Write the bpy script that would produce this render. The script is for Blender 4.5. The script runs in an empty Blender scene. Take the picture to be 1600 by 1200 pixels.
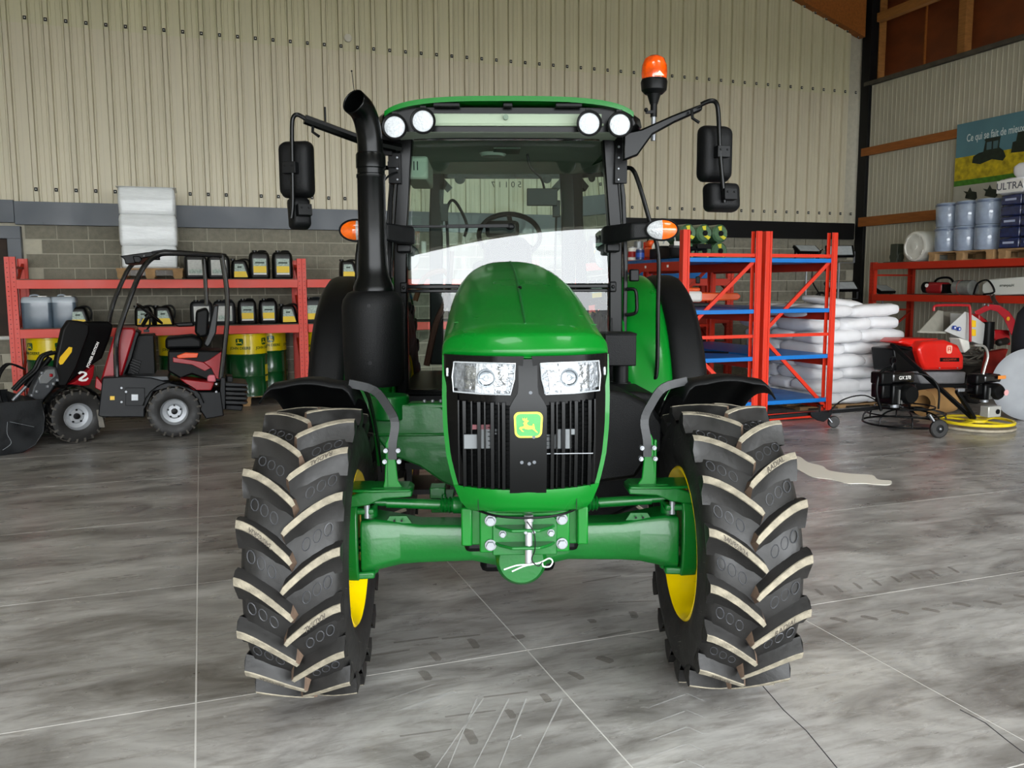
import bpy, bmesh, math, random
from mathutils import Vector, Matrix
random.seed(7)
C = bpy.context.scene.collection
SC = bpy.context.scene
PI = math.pi
R_ = math.radians
# ---------------------------------------------------------------- camera
YAW, PITCH, ROLL, CAM_H = 0.3476119, 0.11495281, -0.00416563, 1.69
cy_, sy_, ct_, st_ = math.cos(YAW), math.sin(YAW), math.cos(PITCH), math.sin(PITCH)
fwd = Vector((sy_*ct_, cy_*ct_, -st_)); rgt = Vector((cy_, -sy_, 0)); upv = rgt.cross(fwd)
r2 = math.cos(ROLL)*rgt + math.sin(ROLL)*upv
u2 = -math.sin(ROLL)*rgt + math.cos(ROLL)*upv
cam = bpy.data.cameras.new('camera'); cam_o = bpy.data.objects.new('camera', cam); C.objects.link(cam_o)
m4 = Matrix.Identity(4)
for i in range(3):
    m4[i][0] = r2[i]; m4[i][1] = u2[i]; m4[i][2] = -fwd[i]
m4[2][3] = CAM_H
cam_o.matrix_world = m4
cam.sensor_width = 36; cam.lens = 36*1333.626/1600; cam.clip_end = 200; cam.clip_start = 0.05
SC.camera = cam_o
# ---------------------------------------------------------------- sky and exposure
W = bpy.data.worlds.new('overcast_sky'); SC.world = W; W.use_nodes = True
wn = W.node_tree; wn.nodes.clear()
wo = wn.nodes.new('ShaderNodeOutputWorld'); wb = wn.nodes.new('ShaderNodeBackground')
wb.inputs[0].default_value = (0.93, 0.97, 1.0, 1); wb.inputs[1].default_value = 6.5
wn.links.new(wb.outputs[0], wo.inputs[0])
SC.view_settings.view_transform = 'Standard'; SC.view_settings.look = 'None'
SC.view_settings.gamma = 1; SC.view_settings.use_curve_mapping = False
SC.view_settings.exposure = 0.98
def portal(name, loc, rot, sx, sy):
    l = bpy.data.lights.new(name, 'AREA'); l.shape = 'RECTANGLE'; l.size = sx; l.size_y = sy
    l.cycles.is_portal = True
    o = bpy.data.objects.new(name, l); C.objects.link(o); o.location = loc; o.rotation_euler = rot
    return o
DOOR_Y, DOOR_X0, DOOR_X1, DOOR_Z = -4.0, -6.5, 10.5, 4.3
portal('doorway_daylight', ((DOOR_X0+DOOR_X1)/2, DOOR_Y+.02, DOOR_Z/2), (R_(90), 0, 0), DOOR_X1-DOOR_X0, DOOR_Z)
SKY = [(4.0, 7.0, -3.8, -0.6), (-4.0, -1.0, -3.8, -0.6)]      # unseen roof openings, added for more light from above: x0, x1, y0, y1
def zrf(x): return 11.3-abs(x-1.5)*.345
for x0, x1, y0, y1 in SKY:
    s_ = -1 if x0 > 1.5 else 1
    portal('added_rooflight', ((x0+x1)/2, (y0+y1)/2, zrf((x0+x1)/2)-.01), (0, -s_*math.atan(.345), 0), (x1-x0)*1.06, y1-y0)
# ---------------------------------------------------------------- materials
def hexc(h):
    v = [int(h[i:i+2], 16)/255 for i in (0, 2, 4)]
    return tuple(x/12.92 if x <= .04045 else ((x+.055)/1.055)**2.4 for x in v)+(1,)
MATS = {}
def mat(name, col, rough=.5, metal=0, var=.0, scale=8, coat=0, spec=.5, bump=0, bscale=60, trans=0, emit=0, detail=4, space='obj', rvar=0, stretch=None, rnd=0, alpha=1):
    if name in MATS: return MATS[name]
    m = bpy.data.materials.new(name); m.use_nodes = True; nt = m.node_tree
    b = nt.nodes['Principled BSDF']
    c = hexc(col) if isinstance(col, str) else tuple(col)+(1,)
    b.inputs['Base Color'].default_value = c
    b.inputs['Roughness'].default_value = rough; b.inputs['Metallic'].default_value = metal
    b.inputs['Specular IOR Level'].default_value = spec
    b.inputs['Coat Weight'].default_value = coat; b.inputs['Coat Roughness'].default_value = .05
    b.inputs['Transmission Weight'].default_value = trans
    b.inputs['Alpha'].default_value = alpha
    if emit:
        b.inputs['Emission Color'].default_value = c; b.inputs['Emission Strength'].default_value = emit
    if var or bump or rvar or rnd:
        if space == 'world':
            g = nt.nodes.new('ShaderNodeNewGeometry'); vec = g.outputs['Position']
        else:
            g = nt.nodes.new('ShaderNodeTexCoord'); vec = g.outputs['Object']
        if stretch:
            mp = nt.nodes.new('ShaderNodeMapping'); mp.inputs['Scale'].default_value = stretch
            nt.links.new(vec, mp.inputs[0]); vec = mp.outputs[0]
    if var or rvar or rnd:
        n = nt.nodes.new('ShaderNodeTexNoise'); n.inputs['Scale'].default_value = scale; n.inputs['Detail'].default_value = detail
        nt.links.new(vec, n.inputs['Vector'])
        fac = n.outputs['Fac']
    if var or rnd:
        mr = nt.nodes.new('ShaderNodeMapRange'); mr.inputs[1].default_value = .3; mr.inputs[2].default_value = .7
        mr.inputs[3].default_value = 1-var; mr.inputs[4].default_value = 1+var
        nt.links.new(fac, mr.inputs[0])
        mx = nt.nodes.new('ShaderNodeVectorMath'); mx.operation = 'SCALE'
        mx.inputs[0].default_value = c[:3]; nt.links.new(mr.outputs[0], mx.inputs['Scale'])
        outp = mx.outputs[0]
        if rnd:
            oi = nt.nodes.new('ShaderNodeObjectInfo'); m2 = nt.nodes.new('ShaderNodeMapRange')
            m2.inputs[3].default_value = 1-rnd; m2.inputs[4].default_value = 1+rnd
            nt.links.new(oi.outputs['Random'], m2.inputs[0])
            s2 = nt.nodes.new('ShaderNodeVectorMath'); s2.operation = 'SCALE'
            nt.links.new(outp, s2.inputs[0]); nt.links.new(m2.outputs[0], s2.inputs['Scale']); outp = s2.outputs[0]
        nt.links.new(outp, b.inputs['Base Color'])
    if rvar:
        m3 = nt.nodes.new('ShaderNodeMapRange'); m3.inputs[1].default_value = .3; m3.inputs[2].default_value = .7
        m3.inputs[3].default_value = max(0, rough-rvar); m3.inputs[4].default_value = min(1, rough+rvar)
        nt.links.new(fac, m3.inputs[0]); nt.links.new(m3.outputs[0], b.inputs['Roughness'])
    if bump:
        n2 = nt.nodes.new('ShaderNodeTexNoise'); n2.inputs['Scale'].default_value = bscale; n2.inputs['Detail'].default_value = 3
        nt.links.new(vec, n2.inputs['Vector'])
        bp = nt.nodes.new('ShaderNodeBump'); bp.inputs['Strength'].default_value = bump; bp.inputs['Distance'].default_value = .01
        nt.links.new(n2.outputs['Fac'], bp.inputs['Height']); nt.links.new(bp.outputs[0], b.inputs['Normal'])
    MATS[name] = m
    return m
def glassmat(name, tint, refl=.08, rough=0.0):
    if name in MATS: return MATS[name]
    m = bpy.data.materials.new(name); m.use_nodes = True; nt = m.node_tree; nt.nodes.clear()
    o = nt.nodes.new('ShaderNodeOutputMaterial'); mx = nt.nodes.new('ShaderNodeMixShader')
    t = nt.nodes.new('ShaderNodeBsdfTransparent'); g = nt.nodes.new('ShaderNodeBsdfGlossy')
    t.inputs[0].default_value = tuple(tint)+(1,); g.inputs['Roughness'].default_value = rough
    f = nt.nodes.new('ShaderNodeFresnel'); f.inputs[0].default_value = 1.5
    a = nt.nodes.new('ShaderNodeMath'); a.operation = 'MULTIPLY_ADD'; a.use_clamp = True
    a.inputs[1].default_value = 1.0; a.inputs[2].default_value = refl-.04
    nt.links.new(f.outputs[0], a.inputs[0]); nt.links.new(a.outputs[0], mx.inputs[0])
    nt.links.new(t.outputs[0], mx.inputs[1]); nt.links.new(g.outputs[0], mx.inputs[2]); nt.links.new(mx.outputs[0], o.inputs[0])
    MATS[name] = m
    return m
# ---------------------------------------------------------------- mesh builder
def V(*a): return Vector(a[0]) if len(a) == 1 else Vector(a)
def frame(d):
    d = V(d).normalized(); a = Vector((0, 0, 1)) if abs(d.z) < .9 else Vector((1, 0, 0))
    x = d.cross(a).normalized(); y = d.cross(x).normalized()
    return x, y
def smoothpts(pts, k=5, closed=False):
    P = [V(p) for p in pts]; n = len(P); out = []
    rng = n if closed else n-1
    for i in range(rng):
        p0 = P[(i-1) % n] if closed or i > 0 else P[0]; p1 = P[i]; p2 = P[(i+1) % n]
        p3 = P[(i+2) % n] if closed or i+2 < n else P[-1]
        for j in range(k):
            t = j/k
            out.append(.5*((2*p1)+(-p0+p2)*t+(2*p0-5*p1+4*p2-p3)*t*t+(-p0+3*p1-3*p2+p3)*t**3))
    if not closed: out.append(P[-1])
    return out
class MB:
    def __init__(s): s.v = []; s.f = []; s.m = []
    def add(s, vs, fs, mi=0):
        o = len(s.v); s.v += [tuple(v) for v in vs]
        for f in fs: s.f.append(tuple(i+o for i in f)); s.m.append(mi)
        return s
    def box(s, c, sz, mi=0, rot=None):
        hx, hy, hz = sz[0]/2, sz[1]/2, sz[2]/2
        vs = [V(x, y, z) for x in (-hx, hx) for y in (-hy, hy) for z in (-hz, hz)]
        if rot is not None: vs = [rot @ v for v in vs]
        vs = [v+V(c) for v in vs]
        return s.add(vs, [(0, 1, 3, 2), (4, 6, 7, 5), (0, 4, 5, 1), (2, 3, 7, 6), (0, 2, 6, 4), (1, 5, 7, 3)], mi)
    def bar(s, p, q, w, h, mi=0, up=(0, 0, 1)):
        p, q = V(p), V(q); d = (q-p).normalized(); x = d.cross(V(up))
        if x.length < 1e-4: x = d.cross(V(1, 0, 0))
        x.normalize(); y = x.cross(d)
        vs = []
        for e in (p, q):
            for a, b in ((-1, -1), (1, -1), (1, 1), (-1, 1)): vs.append(e+x*a*w/2+y*b*h/2)
        return s.add(vs, [(3, 2, 1, 0), (4, 5, 6, 7), (0, 1, 5, 4), (1, 2, 6, 5), (2, 3, 7, 6), (3, 0, 4, 7)], mi)
    def rings(s, rings, mi=0, caps=True, closed=False, loop=True):
        n = len(rings[0]); vs = [v for r in rings for v in r]; fs = []
        k = len(rings); kk = k if closed else k-1
        for i in range(kk):
            a, b = i*n, ((i+1) % k)*n
            for j in range(n if loop else n-1):
                j2 = (j+1) % n; fs.append((a+j, a+j2, b+j2, b+j))
        if caps and not closed and loop:
            fs.append(tuple(range(n-1, -1, -1))); fs.append(tuple((k-1)*n+j for j in range(n)))
        return s.add(vs, fs, mi)
    def tube(s, pts, r, n=8, mi=0, closed=False, caps=True):
        P = [V(p) for p in pts]; k = len(P); rr = r if isinstance(r, (list, tuple)) else [r]*k
        rings = []; px = None
        for i, p in enumerate(P):
            d = (P[(i+1) % k]-P[i-1]) if closed else (P[min(i+1, k-1)]-P[max(i-1, 0)])
            d.normalize()
            if px is None: x, y = frame(d)
            else:
                x = px-d*px.dot(d)
                if x.length < 1e-5: x, y = frame(d)
                x.normalize(); y = d.cross(x)
            px = x; y = d.cross(x)
            rings.append([p+(x*math.cos(2*PI*j/n)+y*math.sin(2*PI*j/n))*rr[i] for j in range(n)])
        return s.rings(rings, mi, caps, closed)
    def cyl(s, p, q, r, rb=None, n=16, mi=0, caps=True):
        return s.tube([p, q], [r, r if rb is None else rb], n, mi, caps=caps)
    def lathe(s, prof, o=(0, 0, 0), ax=(0, 0, 1), n=24, mi=0, closed=False, x0=None):
        ax = V(ax).normalized(); x, y = frame(ax); o = V(o); rings = []
        for r, h in prof:
            rings.append([o+ax*h+(x*math.cos(2*PI*j/n)+y*math.sin(2*PI*j/n))*max(r, 1e-4) for j in range(n)])
        return s.rings(rings, mi, True, closed)
    def prism(s, poly, o, ax, ay, dep, mi=0):
        o, ax, ay = V(o), V(ax), V(ay); az = ax.cross(ay).normalized()*dep; n = len(poly)
        a = [o+ax*p[0]+ay*p[1] for p in poly]; b = [v+az for v in a]
        fs = [tuple(range(n-1, -1, -1)), tuple(range(n, 2*n))]
        for j in range(n): fs.append((j, (j+1) % n, n+(j+1) % n, n+j))
        return s.add(a+b, fs, mi)
    def ball(s, c, r, mi=0, n=12, k=8, sc=(1, 1, 1)):
        prof = [(math.sin(PI*i/k)*r, -math.cos(PI*i/k)*r) for i in range(k+1)]
        c = V(c); rings = []
        for rr, h in prof:
            rings.append([c+V(math.cos(2*PI*j/n)*max(rr, 1e-4)*sc[0], math.sin(2*PI*j/n)*max(rr, 1e-4)*sc[1], h*sc[2]) for j in range(n)])
        return s.rings(rings, mi)
    def grid(s, fn, nu, nv, mi=0, thick=None):
        vs = [V(fn(i/nu, j/nv)) for i in range(nu+1) for j in range(nv+1)]; fs = []
        w = nv+1
        for i in range(nu):
            for j in range(nv): fs.append((i*w+j, (i+1)*w+j, (i+1)*w+j+1, i*w+j+1))
        if thick is not None:
            N = len(vs); t = V(thick); vs += [v+t for v in vs]
            fs += [tuple(N+k for k in reversed(f)) for f in fs]
            bd = [i*w for i in range(nu+1)]+[nu*w+j for j in range(1, nv+1)]+[i*w+nv for i in range(nu-1, -1, -1)]+[j for j in range(nv-1, 0, -1)]
            for a, b in zip(bd, bd[1:]+bd[:1]): fs.append((b, a, a+N, b+N))
        return s.add(vs, fs, mi)
    def map(s, fn): s.v = [tuple(fn(V(v))) for v in s.v]; return s
    def xf(s, M): return s.map(lambda v: M @ v)
    def mesh(s, name, mats, smooth=35, fix=True):
        me = bpy.data.meshes.new(name); me.from_pydata(s.v, [], s.f)
        for m in (mats if isinstance(mats, (list, tuple)) else [mats]): me.materials.append(m)
        me.polygons.foreach_set('material_index', s.m)
        if fix:
            bm = bmesh.new(); bm.from_mesh(me); bmesh.ops.recalc_face_normals(bm, faces=bm.faces); bm.to_mesh(me); bm.free()
        if smooth:
            me.polygons.foreach_set('use_smooth', [True]*len(me.polygons)); me.set_sharp_from_angle(angle=R_(smooth))
        me.update(); return me
    def build(s, name, mats, parent=None, smooth=35, bevel=0, seg=2, sub=0, fix=True, **kw):
        o = bpy.data.objects.new(name, s.mesh(name, mats, smooth, fix)); C.objects.link(o)
        if parent is not None: o.parent = parent
        if bevel:
            b = o.modifiers.new('bevel', 'BEVEL'); b.width = bevel; b.segments = seg; b.limit_method = 'ANGLE'; b.angle_limit = R_(40)
            b.harden_normals = False
        if sub:
            q = o.modifiers.new('sub', 'SUBSURF'); q.levels = sub; q.render_levels = sub
        tag(o, **kw); return o
def tag(o, label=None, cat=None, group=None, kind=None):
    if label: o['label'] = label
    if cat: o['category'] = cat
    if group: o['group'] = group
    if kind: o['kind'] = kind
    return o
def thing(name, label, cat, loc=(0, 0, 0), rz=0, group=None):
    o = bpy.data.objects.new(name, None); C.objects.link(o); o.location = loc; o.rotation_euler = (0, 0, rz)
    o.empty_display_size = .1
    return tag(o, label, cat, group)
def sub_empty(name, parent, loc=(0, 0, 0), rot=(0, 0, 0)):
    o = bpy.data.objects.new(name, None); C.objects.link(o); o.parent = parent; o.location = loc; o.rotation_euler = rot
    return o
def inst(src, name, parent, loc=(0, 0, 0), rot=(0, 0, 0), sc=(1, 1, 1)):
    o = bpy.data.objects.new(name, src.data if hasattr(src, 'data') else src); C.objects.link(o)
    if parent is not None: o.parent = parent
    o.location = loc; o.rotation_euler = rot; o.scale = sc
    return o
def dup(root, loc=None, rz=None, label=None, group=None):
    def cp(o, par):
        c = o.copy(); C.objects.link(c)
        if par is not None: c.parent = par
        for ch in o.children: cp(ch, c)
        return c
    r = cp(root, None)
    if loc is not None: r.location = loc
    if rz is not None: r.rotation_euler = (0, 0, rz)
    tag(r, label, None, group); return r
def textgeo(body, size=.1, depth=0.0, bold=0.0, space=1.0, shear=0.0):
    "letters as a flat (or thick) mesh in the xy plane, centred"
    c = bpy.data.curves.new('letters', 'FONT'); c.body = body; c.size = size; c.extrude = depth/2; c.align_x = 'CENTER'; c.align_y = 'CENTER'
    c.offset = bold; c.space_character = space; c.shear = shear; c.resolution_u = 3
    o = bpy.data.objects.new('letters', c); C.objects.link(o)
    dg = bpy.context.evaluated_depsgraph_get(); me = o.evaluated_get(dg).to_mesh()
    vs = [v.co.copy() for v in me.vertices]; fs = [tuple(p.vertices) for p in me.polygons]
    o.evaluated_get(dg).to_mesh_clear(); bpy.data.objects.remove(o); bpy.data.curves.remove(c)
    return vs, fs
# leaping stag outline, unit box about the origin (x right, y up)
DEER = [(-0.306,0.118),(-0.218,0.206),(-0.335,0.312),(-0.347,0.424),(-0.259,0.347),(-0.229,0.441),(-0.171,0.335),(-0.082,0.441),(-0.094,0.294),(0.024,0.253),(-0.082,0.176),(-0.094,0.071),(0.018,-0.029),(0.224,-0.041),(0.259,0.076),(0.312,0.065),(0.341,-0.088),(0.365,-0.218),(0.541,-0.441),(0.441,-0.406),(0.224,-0.218),(-0.012,-0.241),(-0.159,-0.218),(-0.276,-0.159),(-0.424,-0.218),(-0.259,-0.371),(-0.353,-0.371),(-0.524,-0.182),(-0.482,-0.100),(-0.294,-0.076),(-0.235,0.018)]
# ================================================================ the setting
def floor_material():
    m = bpy.data.materials.new('polished_concrete'); m.use_nodes = True; nt = m.node_tree; N = nt.nodes; L = nt.links
    b = N['Principled BSDF']; g = N.new('ShaderNodeNewGeometry')
    def noise(sc, det, stretch=(1, 1, 1), dist=0, rough=.6):
        mp = N.new('ShaderNodeMapping'); mp.inputs['Scale'].default_value = stretch; mp.inputs['Rotation'].default_value = (0, 0, .35)
        n = N.new('ShaderNodeTexNoise'); n.inputs['Scale'].default_value = sc; n.inputs['Detail'].default_value = det
        n.inputs['Roughness'].default_value = rough; n.inputs['Distortion'].default_value = dist
        L.new(g.outputs['Position'], mp.inputs[0]); L.new(mp.outputs[0], n.inputs['Vector']); return n.outputs['Fac']
    r1 = N.new('ShaderNodeValToRGB'); cr = r1.color_ramp
    cr.elements[0].position = .28; cr.elements[0].color = hexc('605c58')
    cr.elements[1].position = .72; cr.elements[1].color = hexc('bcbab6')
    L.new(noise(1.3, 7, (1, 2.0, 1), .8), r1.inputs[0])
    r2 = N.new('ShaderNodeValToRGB'); r2.color_ramp.elements[0].position = .47; r2.color_ramp.elements[0].color = (1, 1, 1, 1)
    r2.color_ramp.elements[1].position = .72; r2.color_ramp.elements[1].color = (.50, .47, .44, 1)
    L.new(noise(4.5, 6, (1, 4.5, 1), .6, .7), r2.inputs[0])
    mx = N.new('ShaderNodeMixRGB'); mx.blend_type = 'MULTIPLY'; mx.inputs[0].default_value = .8
    L.new(r1.outputs[0], mx.inputs[1]); L.new(r2.outputs[0], mx.inputs[2])
    r3 = N.new('ShaderNodeValToRGB'); r3.color_ramp.elements[0].position = .60; r3.color_ramp.elements[0].color = (0, 0, 0, 1)
    r3.color_ramp.elements[1].position = .72; r3.color_ramp.elements[1].color = (1, 1, 1, 1)
    L.new(noise(9, 8, (1, 2, 1), 1.5, .75), r3.inputs[0])
    m2 = N.new('ShaderNodeMixRGB'); m2.inputs[2].default_value = hexc('bdbbb6')
    mf = N.new('ShaderNodeMath'); mf.operation = 'MULTIPLY'; mf.inputs[1].default_value = .55
    L.new(r3.outputs[0], mf.inputs[0]); L.new(mf.outputs[0], m2.inputs[0]); L.new(mx.outputs[0], m2.inputs[1])
    L.new(m2.outputs[0], b.inputs['Base Color'])
    mr = N.new('ShaderNodeMapRange'); mr.inputs[3].default_value = .16; mr.inputs[4].default_value = .45
    L.new(noise(2.6, 5, (1, 3, 1), .5), mr.inputs[0]); L.new(mr.outputs[0], b.inputs['Roughness'])
    bp = N.new('ShaderNodeBump'); bp.inputs['Strength'].default_value = .05; bp.inputs['Distance'].default_value = .01
    L.new(noise(30, 5), bp.inputs['Height']); L.new(bp.outputs[0], b.inputs['Normal'])
    return m
M_floor = floor_material()
M_joint = mat('joint_filler', 'cfcdc8', .8)
fl = MB().box((2, 4, -.0465), (26, 24, .09)).build('floor', M_joint, smooth=0, kind='structure')
slabm = None
JX = [-8.8, -5.9, -3.0, -.09, 1.36, 2.81, 7.1, 11.4, 13.4]; JY = [3.56+1.5*k for k in range(-6, 8)]
for i in range(len(JX)-1):
    for j in range(len(JY)-1):
        x0, x1, y0, y1 = JX[i], JX[i+1], JY[j], JY[j+1]
        g = .0035; w, h = (x1-x0)/2-g, (y1-y0)/2-g
        if slabm is None or round(w, 3) != sw_:
            sw_ = round(w, 3); slabm = MB().box((0, 0, -.012), (2*w, 2*h, .024)).mesh('slab', M_floor, 0)
        inst(slabm, 'slab', fl, ((x0+x1)/2, (y0+y1)/2, 0))
# outside apron seen only in reflections, and lighting the doorway
MB().box((2, -26.3, -.06), (70, 44, .1)).build('yard', mat('yard_asphalt', '4a4a48', .9, var=.1, scale=.5), smooth=0, kind='structure')
# --- back wall: blockwork below, ribbed cladding above
YB = 13.65
M_block = mat('concrete_block', '827e70', .95, var=.16, scale=14, bump=.5, bscale=90, space='world', rnd=.10, detail=6)
M_mortar = mat('mortar', 'b9b4a2', .95, var=.08, scale=12, space='world')
wall_back = MB().box((2.3, YB+.13, 5.5), (22, .24, 11)).build('wall_back', M_mortar, smooth=0, kind='structure')
bm1 = MB().box((0, .028, 0), (.384, .056, .185)).mesh('block', M_block, 0)
bmod = []
rest = MB()
cnt = 0
for r in range(13):
    z = .1+.2*r-.04
    for k in range(-1, 37):
        x = -2.26+.4*k+(.2 if r % 2 else 0)+.19
        if x-.2 < -2.3: 
            continue
        if x > 12.0: continue
        hidden = (2.6 < x < 6.4) or (z < 1.0 and x > 9.6) or (z < .5 and x < 2.6)
        if hidden or cnt >= 298: rest.box((x, YB-.012+.03, z), (.384, .056, .185))
        else:
            inst(bm1, 'block', wall_back, (x, YB-.012, z)); cnt += 1
for r in range(5):                     # low blockwork left of the steel post
    for k in range(6):
        x = -2.65-.4*k-(.2 if r % 2 else 0)
        inst(bm1, 'block', wall_back, (x, YB-.012, .06+.2*r)); cnt += 1
rest.build('block', M_block, wall_back, smooth=0, kind='stuff')
M_clad = mat('cream_cladding', 'd0c8b0', .45, var=.05, scale=1.2, space='world', stretch=(3, 3, .4))
M_clad2 = mat('ivory_cladding', 'cdc8a9', .45, var=.04, scale=1.2, space='world', stretch=(3, 3, .4))
M_clad3 = mat('grey_cladding', 'b2ae9c', .5, var=.06, scale=1.2, space='world', stretch=(3, 3, .4))
def profile(x0, x1, pitch, ribw, h, first, minor=0):
    pts = [(x0, 0)]; k = math.ceil((x0-first-ribw)/pitch)
    while True:
        c = first+k*pitch; k += 1
        if c-ribw/2 < x0+.002: continue
        if c+ribw/2 > x1-.002: break
        if h > .02: pts += [(c-ribw/2-.010, 0), (c-ribw/2-.006, -.016), (c-ribw/2, -.016), (c-ribw/2+.007, h), (c+ribw/2-.007, h), (c+ribw/2, -.016), (c+ribw/2+.006, -.016), (c+ribw/2+.010, 0)]
        else: pts += [(c-ribw/2, 0), (c-ribw/2+ribw*.2, h), (c+ribw/2-ribw*.2, h), (c+ribw/2, 0)]
        if minor:
            for q in range(1, minor+1):
                m = c+pitch*q/(minor+1)
                if m+.008 < x1: pts += [(m-.005, 0), (m, -.006), (m+.005, 0)]
    pts.append((x1, 0)); return pts
def zroof(x): return 6.36+(12-x)*.345 if x > 1.5 else 9.98-(1.5-x)*.345
RF = -2.08
for i in range(15):
    x0 = RF-.125+1.0*i-1; x1 = x0+1.0
    x1 = min(x1, 12.02)
    pr = profile(x0, x1-.002, .25, .066, .036, RF, 3)
    for nm, za, zb, mt, off in (('cladding_sheet', 2.8, 5.42, M_clad, 0), ('upper_cladding_sheet', 5.26, None, M_clad2, .006)):
        m = MB()
        lo = [V(x, YB-.035-h-off, za) for x, h in pr]; hi = [V(x, YB-.035-h-off, zb if zb else zroof(x)) for x, h in pr]
        n = len(lo)
        m.add(lo+hi, [(j, j+1, n+j+1, n+j) for j in range(n-1)])
        m.build(nm, mt, wall_back, smooth=0, fix=False)
fas = MB().box((0, 0, 0), (.042, .006, .05), 0).cyl((0, -.003, 0), (0, -.01, 0), .008, n=6, mi=1)
fas = fas.mesh('fastener', [mat('black_rubber_washer', '101010', .7), mat('screw_head', 'd8d8d4', .4)], 0)
k = 0
while True:
    x = RF+.25*k
    if x > 11.95: break
    for z, skip in ((3.04, (11, 23, 30)), (5.32, ())):
        if k in skip: continue
        if not (3.2 < x < 6.2 and z < 4): inst(fas, 'fastener', wall_back, (x, YB-.035-.036-.012, z))
    if x > 9.5: inst(fas, 'fastener', wall_back, (x, YB-.085, zroof(x)-.05))
    k += 1
MB().lathe([(.06, 0), (.058, -.03), (.02, -.04)], (2.28, YB-.06, 5.45), (0, 1, 0), 16).build('alarm_dome', mat('offwhite_plastic', 'cfcbbd', .5), wall_back)
MB().box((3.42, YB-.04, 2.30), (.09, .06, .22)).build('wall_switch_box', mat('white_plastic', 'dcdcd6', .4), wall_back, bevel=.02)
M_slate = mat('slate_steel', '535961', .45, var=.08, scale=2.5, space='world', rvar=.1)
M_black_steel = mat('black_steel', '0b0c0e', .5, spec=.3, var=.1, scale=5)
for nm, x0, x1, z0, z1, yo, mt in (('trim_1', -2.36, 2.86, 2.555, 2.87, .10, M_slate), ('trim_2', 2.865, 6.0, 2.555, 2.87, .10, M_slate), ('trim_3', -6, -2.365, 2.58, 2.885, .10, M_slate), ('trim_4', 6.005, 12.0, 2.55, 2.86, .10, M_black_steel),
        ('trim_5', -6, -2.30, 2.36, 2.53, .13, M_slate)):
    m = MB().box(((x0+x1)/2, YB-yo/2-.01, (z0+z1)/2), (x1-x0, yo, z1-z0))
    for q in range(int((x1-x0)/1.1)):
        m.cyl((x0+.35+1.1*q, YB-yo-.01, z0+.03), (x0+.35+1.1*q, YB-yo-.016, z0+.03), .011, n=6)
    m.build(nm, mt, smooth=0, bevel=.004, kind='structure')
MB().box((-2.385, YB-.06, 1.2), (.17, .14, 2.36)).build('trim_6', M_slate, smooth=0, bevel=.006, kind='structure')
# window opening left of the post, its dark brown interior painted on a flat panel
MB().box((-4.2, YB-.003, 1.7), (3.5, .02, 1.4)).box((-4.2, YB-.02, 1.35), (3.5, .03, .06)).box((-4.2, YB-.02, 2.05), (3.5, .03, .06)).build('window_1', mat('dark_interior_brown', '2e1d10', .7, var=.3, scale=6), smooth=0, kind='structure')
MB().box((-3.9, YB-.06, .995), (3.0, .12, .05)).build('trim_7', mat('pale_sill', 'c9c9c4', .5), smooth=0, bevel=.005, kind='structure')
# --- right wall
XR = 12.12
wall_right = MB().box((XR+.15, 4.6, 2.72), (.24, 18, 5.44)).build('wall_right', mat('wall_core', '8f8c80', .9), smooth=0, kind='structure')
for i in range(10):
    y0 = 13.5-1.0*(i+1); pr = profile(y0, y0+.998, .1, .03, .005, 13.45)
    lo = [V(XR-.0-h, y, 0) for y, h in pr]; hi = [V(XR-h, y, 5.42) for y, h in pr]; n = len(lo)
    MB().add(lo+hi, [(j, j+1, n+j+1, n+j) for j in range(n-1)]).build('cladding_sheet', M_clad3, wall_right, smooth=0, fix=False)
M_wood = mat('stained_timber', '94561f', .6, var=.2, scale=4, stretch=(6, 1, 6), space='world')
M_wood2 = mat('pale_timber', '9c6a35', .6, var=.18, scale=4, space='world', stretch=(2, 1, 8))
M_ply = mat('brown_board', '6b3312', .55, var=.22, scale=2.2, space='world', stretch=(1, 1, 2))
for nm, z0, z1 in (('trim_8', 4.12, 4.27), ('trim_9', 2.79, 2.965)):
    MB().box((XR-.045, 9, (z0+z1)/2), (.07, 9.0, z1-z0)).build(nm, M_wood, smooth=0, bevel=.004, kind='structure')
MB().box((XR-.02, 8.5, 5.46), (.12, 10, .07)).build('trim_10', mat('dusty_grey_ledge', '4b463d', .8, var=.2), smooth=0, kind='structure')
MB().box((XR+.02, YB-.17, 3.9), (.18, .22, 7.8)).box((XR-.07, YB-.06, 1.3), (.06, .03, .12)).build('trim_11', M_black_steel, smooth=0, bevel=.005, kind='structure')
# timber framing and brown boards above the right wall
wt = MB().box((XR+.42, 4.6, 6.7), (.06, 18.2, 2.9)).build('wall_right_upper', M_ply, smooth=0, kind='structure')
for y in (13.46, 11.5, 9.4, 7.3):
    MB().box((XR+.22, y, 6.6), (.16, .15, 2.3)).build('timber_post', M_wood2, wt, smooth=0, bevel=.004)
for y in (12.5, 10.4, 8.3):
    MB().box((XR+.37, y, 6.5), (.04, .02, 2.3)).build('board_joint', M_wood, wt, smooth=0)
MB().box((XR+.12, 5, 6.66), (.14, 17, .16)).build('timber_rail', M_wood2, wt, smooth=0, bevel=.005)
MB().box((XR+.16, 5, 7.12), (.14, 17, .14)).build('timber_rail', M_wood2, wt, smooth=0, bevel=.005)
# glulam rafter across the gable
raf = MB().prism([(12.0, 6.32), (1.5, 9.94), (1.5, 11.2), (12.0, 7.75)], (0, YB-.02, 0), (1, 0, 0), (0, 0, 1), .16)
raf.build('trim_12', M_wood, smooth=0, kind='structure')
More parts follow.
